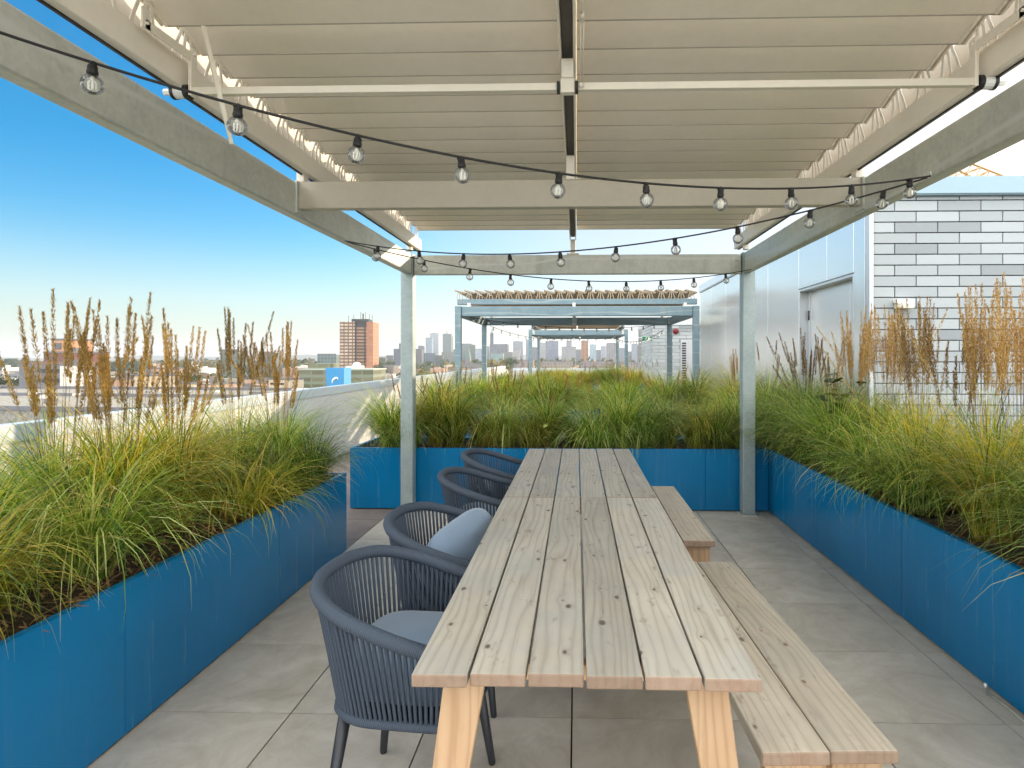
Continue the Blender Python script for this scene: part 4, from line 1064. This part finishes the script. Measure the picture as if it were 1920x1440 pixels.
TW = [  # px0, px1, ytop, d, wall, glass, nx, nz, label
 (413, 447, 657, 640, (.17,.22,.20), (.05,.09,.08), 3.2, 3.6, 'greenish slab block left of the middle seed heads'),
 (485, 516, 661, 680, (.18,.21,.20), (.05,.08,.08), 3.0, 3.6, 'greenish slab block behind the middle seed heads'),
 (595, 630, 665, 720, (.19,.25,.25), (.06,.10,.10), 4.0, 4.0, 'low teal slab block left of the brown tower'),
 (738, 758, 655, 1150, (.14,.17,.21), (.05,.07,.10), 4, 4, 'dark blue grey block just left of the rear post'),
 (748, 753, 645, 1180, (.14,.17,.21), (.05,.07,.10), 4, 4, 'slim dark stack rising beside the rear post'),
 (776, 791, 655, 1200, (.20,.20,.21), (.07,.08,.10), 4, 4, 'grey block just right of the rear post'),
 (794, 816, 663, 1250, (.17,.24,.28), (.06,.10,.13), 5, 4, 'broad low teal block right of the rear post'),
 (816, 830, 667, 1240, (.13,.16,.16), (.05,.07,.07), 4, 4, 'small dark block beside the broad teal block'),
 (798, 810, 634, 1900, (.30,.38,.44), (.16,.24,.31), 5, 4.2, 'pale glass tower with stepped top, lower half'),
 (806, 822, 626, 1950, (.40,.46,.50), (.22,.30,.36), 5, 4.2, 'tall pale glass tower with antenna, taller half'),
 (830, 846, 627, 1700, (.20,.25,.26), (.09,.13,.15), 4.5, 4, 'square grey green tower left of the middle pergola post'),
 (843, 849, 632, 1720, (.42,.40,.36), (.15,.17,.18), 4.5, 4, 'slim sunlit strip tower beside the square grey green tower'),
 (828, 856, 661, 1300, (.26,.29,.27), (.09,.11,.11), 4.5, 4, 'low pale block in front of the square grey green tower'),
 (866, 884, 645, 1600, (.22,.26,.26), (.09,.12,.13), 4.5, 4, 'grey block with a small rooftop cube between the pergola posts'),
 (884, 891, 647, 1580, (.17,.22,.20), (.07,.10,.10), 4.5, 4, 'narrow green block next to the church spire'),
 (891, 907, 655, 1500, (.42,.48,.53), (.26,.33,.40), 5, 4.2, 'pale blue glass block behind the pergola back post'),
 (918, 952, 646, 1450, (.19,.21,.24), (.10,.12,.15), 9, 50, 'wide dark grey slab behind the pergola back post'),
 (919, 925, 625, 1480, (.13,.17,.20), (.06,.09,.11), 4, 4, 'thin dark tower topping the wide grey slab'),
 (920, 943, 663, 1100, (.26,.38,.36), (.14,.23,.24), 5, 4.5, 'pale green block in front of the wide grey slab'),
 (962, 980, 641, 1600, (.36,.38,.42), (.16,.19,.24), 4, 4, 'light grey tower left of the farthest pergola'),
 (964, 975, 655, 1300, (.45,.44,.44), (.18,.20,.22), 4, 4, 'low white block left of the farthest pergola'),
 (986, 998, 638, 1700, (.30,.36,.39), (.15,.20,.24), 4, 4, 'blue grey tower beside the left post of the farthest pergola'),
 (1009, 1023, 644, 1650, (.42,.43,.45), (.20,.23,.27), 4, 4, 'pale tower seen inside the farthest pergola, leftmost'),
 (1023, 1047, 640, 1500, (.25,.28,.35), (.13,.16,.22), 4, 60, 'blue grey tower with vertical stripes inside the farthest pergola'),
 (1053, 1080, 651, 1400, (.36,.37,.39), (.18,.20,.23), 4, 4, 'pale grey block with a stepped top inside the farthest pergola'),
 (1062, 1072, 640, 1420, (.33,.34,.37), (.17,.19,.23), 4, 4, 'setback tower above the pale grey stepped block'),
 (1090, 1103, 640, 1250, (.45,.24,.13), (.16,.09,.06), 8, 5, 'orange brick tower inside the farthest pergola'),
 (1106, 1118, 647, 1500, (.38,.50,.56), (.24,.36,.43), 4, 4, 'pale blue glass tower right of the orange brick tower'),
 (1127, 1136, 650, 1550, (.40,.44,.50), (.22,.26,.32), 4, 4, 'slim pale tower between the blue glass and striped towers'),
 (1138, 1161, 644, 1350, (.34,.34,.35), (.15,.16,.18), 4, 80, 'grey tower with vertical stripes behind the farthest pergola right posts'),
 (1185, 1196, 646, 1500, (.30,.37,.44), (.16,.22,.28), 4, 4, 'blue grey tower right of the farthest pergola'),
 (1197, 1222, 647, 1200, (.33,.29,.27), (.16,.14,.14), 4, 4, 'wide tan tower under the exit sign'),
 (706, 722, 671, 1250, (.13,.16,.17), (.05,.07,.08), 4, 4, 'small dark slab just right of the brown tower'),
 (724, 737, 667, 1350, (.17,.19,.22), (.06,.08,.10), 4, 4, 'narrow blue grey slab between the brown tower and the rear post'),
 (784, 794, 649, 1650, (.20,.23,.27), (.08,.10,.13), 4, 4, 'slim slate tower left of the pale glass tower'),
 (850, 866, 656, 1550, (.19,.21,.21), (.08,.10,.10), 4, 4, 'mid height stone block behind the left post of the middle pergola'),
 (906, 917, 650, 1600, (.27,.30,.35), (.12,.15,.19), 4, 4, 'slim grey blue tower left of the wide grey slab'),
 (940, 961, 661, 1350, (.22,.24,.23), (.09,.11,.11), 4, 4, 'low grey green block at the right foot of the wide grey slab'),
 (998, 1009, 652, 1500, (.26,.27,.31), (.11,.13,.16), 4, 4, 'slim grey tower just inside the farthest pergola left post'),
 (1080, 1090, 656, 1450, (.27,.29,.33), (.12,.14,.18), 4, 4, 'slim grey block left of the orange brick tower'),
 (1118, 1128, 657, 1600, (.24,.27,.32), (.11,.13,.17), 4, 4, 'low slate block right of the pale blue glass tower'),
 (1161, 1172, 653, 1600, (.27,.31,.36), (.12,.16,.20), 4, 4, 'slim slate tower right of the striped grey tower'),
 (1172, 1185, 660, 1400, (.24,.25,.28), (.10,.12,.15), 4, 4, 'low grey block behind the right posts of the farthest pergola'),
 (955, 1000, 676, 900, (.34,.30,.29), (.13,.13,.14), 4, 4, 'low stone block at the foot of the downtown towers'),
 (1010, 1075, 679, 850, (.38,.33,.31), (.15,.14,.14), 4, 4, 'long low block at the foot of the striped tower'),
 (1090, 1150, 679, 870, (.36,.30,.32), (.15,.13,.15), 4, 4, 'low mauve block at the foot of the orange tower'),
 (1165, 1225, 680, 820, (.33,.31,.34), (.13,.13,.15), 4, 4, 'low grey block beneath the exit sign'),
 (860, 905, 683, 800, (.27,.25,.24), (.10,.10,.11), 4, 4, 'low brown grey block between the two left pergola posts'),
 (700, 738, 686, 760, (.26,.22,.19), (.09,.09,.09), 4, 4, 'low brown block right of the brown tower'),
]
MT = {}
for i, (a, b, yt, d, wc, gc, nx, nz, lb) in enumerate(TW):
    vert = nz > 40
    key = (wc, gc, nx, nz)
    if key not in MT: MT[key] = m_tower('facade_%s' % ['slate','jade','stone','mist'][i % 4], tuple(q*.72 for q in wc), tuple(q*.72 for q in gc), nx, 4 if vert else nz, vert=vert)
    p0, p1 = bear(a, d), bear(b, d); w = math.hypot(p1[0]-p0[0], p1[1]-p0[1]); rz = math.atan2(p1[1]-p0[1], p1[0]-p0[0])
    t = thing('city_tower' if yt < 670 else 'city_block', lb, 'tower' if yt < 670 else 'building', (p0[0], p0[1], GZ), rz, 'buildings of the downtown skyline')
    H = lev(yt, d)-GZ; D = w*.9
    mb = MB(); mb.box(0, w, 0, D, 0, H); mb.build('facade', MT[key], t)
    mb = MB(); r = random.Random(i)
    mb.box(w*.15, w*.6, D*.2, D*.7, H+.02, H+r.uniform(.02, .05)*H*.7); mb.box(0, w, 0, .8, H+.01, H+1.2); mb.build('roof_house', M['concrete'], t)
    if yt < 640:
        for q in range(2):
            xq = w*r.uniform(.2, .8); mb = MB(); mb.tube([(xq, D*.5, H), (xq, D*.5, H+r.uniform(.06, .14)*H)], .6, 5); mb.build('antenna', M['concrete'], t)
# church spire
d = 1000; p = bear(878, d); t = thing('church', 'dark church spire among the grey blocks between the pergola posts', 'church', (p[0], p[1], GZ), R(-10))
H = lev(672, d)-GZ
mb = MB(); mb.box(-4, 4, -4, 4, 0, H); mb.box(-5, 9, 4, 22, 0, H*.6); mb.build('nave', M['concrete'], t)
mb = MB(); b = mb.pts([(-4.4,-4.4,H), (4.4,-4.4,H), (4.4,4.4,H), (-4.4,4.4,H), (0,0,lev(648, d)-GZ)])
for k in range(4): mb.face((b+k, b+(k+1) % 4, b+4))
mb.build('spire', wallmat('copper_spire', (.10,.16,.14)), t)

# brown tower: three bays, dark recess in the middle
d = 600; p = bear(637, d); t = thing('brown_tower', 'tall brown brick tower with rows of windows and rooftop aerials', 'tower', (p[0], p[1], GZ), R(8))
S = d/1109; wA, wB, wC = 27*S, 22*S, 14*S; H = lev(603, d)-GZ; Hc = lev(597.5, d)-GZ
M['tower_brown'] = m_tower('brown_brick_bays', (.135,.075,.055), (.33,.27,.20), 4.2, 3.3, .12, .88, .5); M['tower_dark'] = m_tower('dark_bays', (.06,.042,.04), (.20,.12,.07), 9.0, 3.3, .08, .92, .4)
M['tower_sunlit'] = m_tower('sunlit_brick_bays', (.36,.16,.085), (.26,.12,.07), 7.0, 3.3, .2, .8, .5)  # low sun's orange put into the right wing's brick colour
mb = MB(); mb.box(0, wA, 0, 24, 0, H); mb.build('left_wing', M['tower_brown'], t)
mb = MB(); mb.box(wA+.01, wA+wB, 3, 26, 0, lev(612, d)-GZ); mb.build('middle_bay', M['tower_dark'], t)
mb = MB(); o_ = MB()
b = mb.pts([(wA+wB+.01, -1, 0), (wA+wB+wC*.75, 3, 0), (wA+wB+wC, 24, 0), (wA+wB+.01, 26, 0), (wA+wB+.01, -1, H), (wA+wB+wC*.75, 3, H), (wA+wB+wC, 24, H), (wA+wB+.01, 26, H)])
for q in ((4,5,6,7), (0,1,5,4), (1,2,6,5), (2,3,7,6), (3,0,4,7)): mb.face(tuple(b+i for i in q))
mb.build('right_wing', M['tower_sunlit'], t)
mb = MB(); mb.box(wA*.75, wA+wB+wC*.2, 2.5, 20, H+.02, Hc); mb.box(wA+.02, wA+wB-.02, 3.5, 25, lev(612, d)-GZ+.02, H+.01); mb.build('roof_house', M['leg'], t)
for x, h, r_ in ((wA*.45, 7, .25), (wA*.8, 5, .25), (wA+wB*.35, 8, .3), (wA+wB*.55, 6, .8), (wA+wB*.75, 8, .25), (wA+wB+wC*.15, 6, .25), (wA+wB+wC*.5, 7.5, .25)):
    z0 = Hc if wA*.75 < x < wA+wB+wC*.2 else H; mb = MB(); mb.tube([(x, 9, z0), (x, 9, z0+h)], r_, 5); mb.build('aerial', M['leg'], t)

# long green building, blue mural wall, white domes
d = 280; p = bear(700, d); M['green_glass'] = m_tower('green_glass_band', (.19,.22,.16), (.10,.10,.055), 6, 3.2, .05, .95, .3)
pl_ = bear(560, d); w = math.hypot(p[0]-pl_[0], p[1]-pl_[1])
t = thing('long_office', 'long low green glazed building behind the blue mural', 'building', (pl_[0], pl_[1], GZ), math.atan2(p[1]-pl_[1], p[0]-pl_[0]))
H = lev(694, d)-GZ; mb = MB(); mb.box(0, w, 0, 20, 0, H); mb.build('facade', M['green_glass'], t)
mb = MB(); mb.box(-.3, w+.3, -.3, 20.3, H+.01, H+.6); mb.build('roof', wallmat('pale_green_roof', (.36,.40,.33)), t)
mb = MB(); mb.box(w*.05, w*.4, 6, 14, H+.62, H+3.0); mb.build('roof_house', M['green_glass'], t)
d = 240; p = bear(610, d); q = bear(645, d); w = math.hypot(p[0]-q[0], p[1]-q[1])
t = thing('mural_wall', 'bright blue mural wall with a white curved stroke above the parapet', 'mural', (p[0], p[1], GZ), math.atan2(q[1]-p[1], q[0]-p[0]))
H = lev(690, d)-GZ; M['mural'] = m_paint('mural_blue', (.03,.24,.50), .6)
mb = MB(); mb.hexa([(w*.28,0,0), (w,0,0), (w,8,0), (w*.28,8,0)], [(0,0,H), (w,0,H), (w,8,H), (0,8,H)]); mb.build('wall', M['mural'], t)
mb = MB(); zc = H-6.3; A_ = [(w*.36+w*.0, zc+.1), (w*.40, zc+1.2), (w*.50, zc+2.0), (w*.62, zc+2.3), (w*.68, zc+1.6)]
P = catmull([(x, -.06, z) for x, z in A_], 5); mb.tube(P, [.10+.34*math.sin(math.pi*i/(len(P)-1)) for i in range(len(P))], 6)
mb.build('painted_stroke', M['white'], t)
d = 420; p = bear(659, d); t = thing('domed_hall', 'white hall with a rounded roof at the foot of the brown tower', 'building', (p[0], p[1], GZ))
S = d/1109; H = lev(686, d)-GZ
mb = MB(); mb.box(-11*S, 11*S, 0, 14, 0, H); mb.build('wall', M['white_wall'], t)
mb = MB(); mb.sphere((3*S, 7, H), 8*S, 16, 10, 1, 1, .9); mb.build('dome', M['white_wall'], t, 0, True)

# town roofs: a mass of tiny distant roofs and one of distant woods
def mass(name, label, cat, mats, n, seed, fn):
    r = random.Random(seed); mb = MB()
    for _ in range(n): mb.cur = r.randrange(len(mats)); fn(r, mb)
    return tag(mb.build(name, mats), label, cat, None, 'stuff')
def roof(r, mb):
    d = 300*math.exp(r.uniform(0, 1.9)); px = r.uniform(-60, 1240); p = bear(px, d); h = r.uniform(5, 14)*(1 if d < 700 else 1.4); w = r.uniform(8, 26)
    if px < 560 and d > 800 and r.random() < .6: return
    Mx = Matrix.Translation((p[0], p[1], GZ)) @ Matrix.Rotation(R(r.choice((-25, -20, 8))), 4, 'Z')
    mb.box(-w/2, w/2, 0, r.uniform(8, 22), 0, h, Mx)
    if r.random() < .5: mb.box(-w*.2, w*.1, 2, 6, h+.02, h+r.uniform(1, 3), Mx)
mass('town_roofs', 'mass of tiny distant roofs spread across the city below', 'roofs', [M[k] for k in ('white_wall', 'pink_wall', 'roof_brown', 'concrete', 'cream_wall', 'roof_gravel')], 760, 8, roof)
def wood(r, mb):
    d = 260*math.exp(r.uniform(0, 2.3)); px = r.uniform(-80, 1240); p = bear(px, d); R0 = r.uniform(4, 8)*(1 if d < 900 else 2)
    for _ in range(26):
        u = Vector((r.gauss(0, 1), r.gauss(0, 1), r.gauss(0, .8))).normalized()*R0*r.uniform(.5, 1); u.z *= .8
        c = Vector((p[0], p[1], GZ+R0*1.1))+u; s = R0*r.uniform(.22, .4); a = Vector((r.gauss(0,1), r.gauss(0,1), r.gauss(0,1))).normalized(); b = a.orthogonal().normalized()
        mb.quad(c-a*s, c-b*s, c+a*s, c+b*s)
mass('far_woods', 'distant tree cover between the city blocks', 'woods', [M['tree'], M['tree'], M['tree'], M['tree_gold']], 1100, 9, wood)
# trees one can tell apart
def tree(label, px, d, ytop, R0, mat, seed):
    r = random.Random(seed); p = bear(px, d); H = lev(ytop, d)-GZ
    t = thing('city_tree', label, 'tree', (p[0], p[1], GZ), 0, 'trees in the city below')
    mb = MB(); mb.tube([(0,0,0), (.2,0,H*.5), (0,.2,H*.85)], [.5, .35, .1], 6)
    for k in range(4):
        a = k*1.6; mb.tube([(.1,0,H*.45), (R0*.6*math.cos(a), R0*.6*math.sin(a), H*.75)], [.2, .06], 5)
    mb.build('trunk', M['bark'], t)
    mb = MB(); cl = [Vector((r.gauss(0, R0*.45), r.gauss(0, R0*.45), H-R0*r.uniform(.35, 1.5))) for _ in range(14)]
    for c in cl:
        for _ in range(90):
            u = Vector((r.gauss(0, 1), r.gauss(0, 1), r.gauss(0, 1))).normalized()*R0*.42*r.uniform(.4, 1.05)
            a = Vector((r.gauss(0,1), r.gauss(0,1), r.gauss(0,.7))).normalized(); b = a.orthogonal().normalized(); s = R0*r.uniform(.04, .09)
            q = c+u
            if q.z < H: mb.quad(q-a*s, q-b*s*.6, q+a*s, q+b*s*.6)
    mb.build('crown', M[mat], t)
for a in (('dark green tree right of the pinkish brick block', 348, 230, 692, 6.0, 'tree', 1), ('olive tree at the far left edge beside the grey block', 14, 260, 702, 7.0, 'tree', 2), ('yellowing tree near the coping, centre left', 352, 140, 768, 3.2, 'tree_gold', 3),
          ('low dark tree between the green slab blocks', 470, 420, 682, 7.0, 'tree', 4), ('yellowing tree just right of the rear post', 806, 420, 694, 6.5, 'tree_gold', 5), ('dark tree right of the brown tower', 716, 500, 676, 7.5, 'tree', 6), ('dark green tree right of the wide grey slab', 957, 520, 668, 7.0, 'tree', 7)):
    tree(*a)

# crane jib beyond the brick building
def cpt(px, py, d): 
    p = bear(px, d); return Vector((p[0], p[1], lev(py, d)))
o0 = cpt(1768, 322, 60)
t = thing('tower_crane', 'yellow lattice crane jib showing above the brick building coping', 'crane', o0)
tip = [cpt(1806, 301, 60)-o0, cpt(1776, 309, 60)-o0, cpt(1756, 325, 57)-o0]; end = [cpt(2330, 505, 64)-o0, cpt(2330, 590, 64)-o0, cpt(2330, 640, 61)-o0]
mb = MB()
for a, b in zip(tip, end): mb.tube([a, b], .11, 5)
N = 34
for i in range(N):
    u, v = i/N, (i+1)/N
    L_ = [a.lerp(b, u) for a, b in zip(tip, end)]; K_ = [a.lerp(b, v) for a, b in zip(tip, end)]
    for x, y in ((0,1), (1,2), (2,0)):
        mb.tube([L_[x], L_[y]], .05, 4); mb.tube([L_[x], K_[y]], .05, 4)
mb.build('jib', M['yellow_steel'], t)
for k in (0, 10):
    mb = MB(); mb.tube([cpt(1790+k, 232, 62)-o0, cpt(1990+k, 408, 64)-o0], .018, 4); mb.build('stay_cable', M['leg'], t)
mb = MB(); m0 = cpt(2330, 590, 63)-o0
for dx in (-.8, .8):
    for dy in (-.8, .8): mb.tube([m0+Vector((dx, dy, -45)), m0+Vector((dx, dy, 8))], .08, 4)
mb.build('mast', M['yellow_steel'], t)

# ------------------------------------------------------------------ air
hz = bpy.data.materials.new('city_haze'); hz.use_nodes = True; nt = hz.node_tree; nt.nodes.clear()
out = nt.nodes.new('ShaderNodeOutputMaterial'); pv = nt.nodes.new('ShaderNodeVolumePrincipled')
pv.inputs['Color'].default_value = (.86, .91, 1, 1); pv.inputs['Density'].default_value = .00011; pv.inputs['Anisotropy'].default_value = .2
nt.links.new(pv.outputs[0], out.inputs['Volume'])
mb = MB(); mb.box(-7000, 5000, -60, 7200, GZ-1.5, 150); tag(mb.build('haze', hz), 'pale blue city haze', 'haze', None, 'stuff')
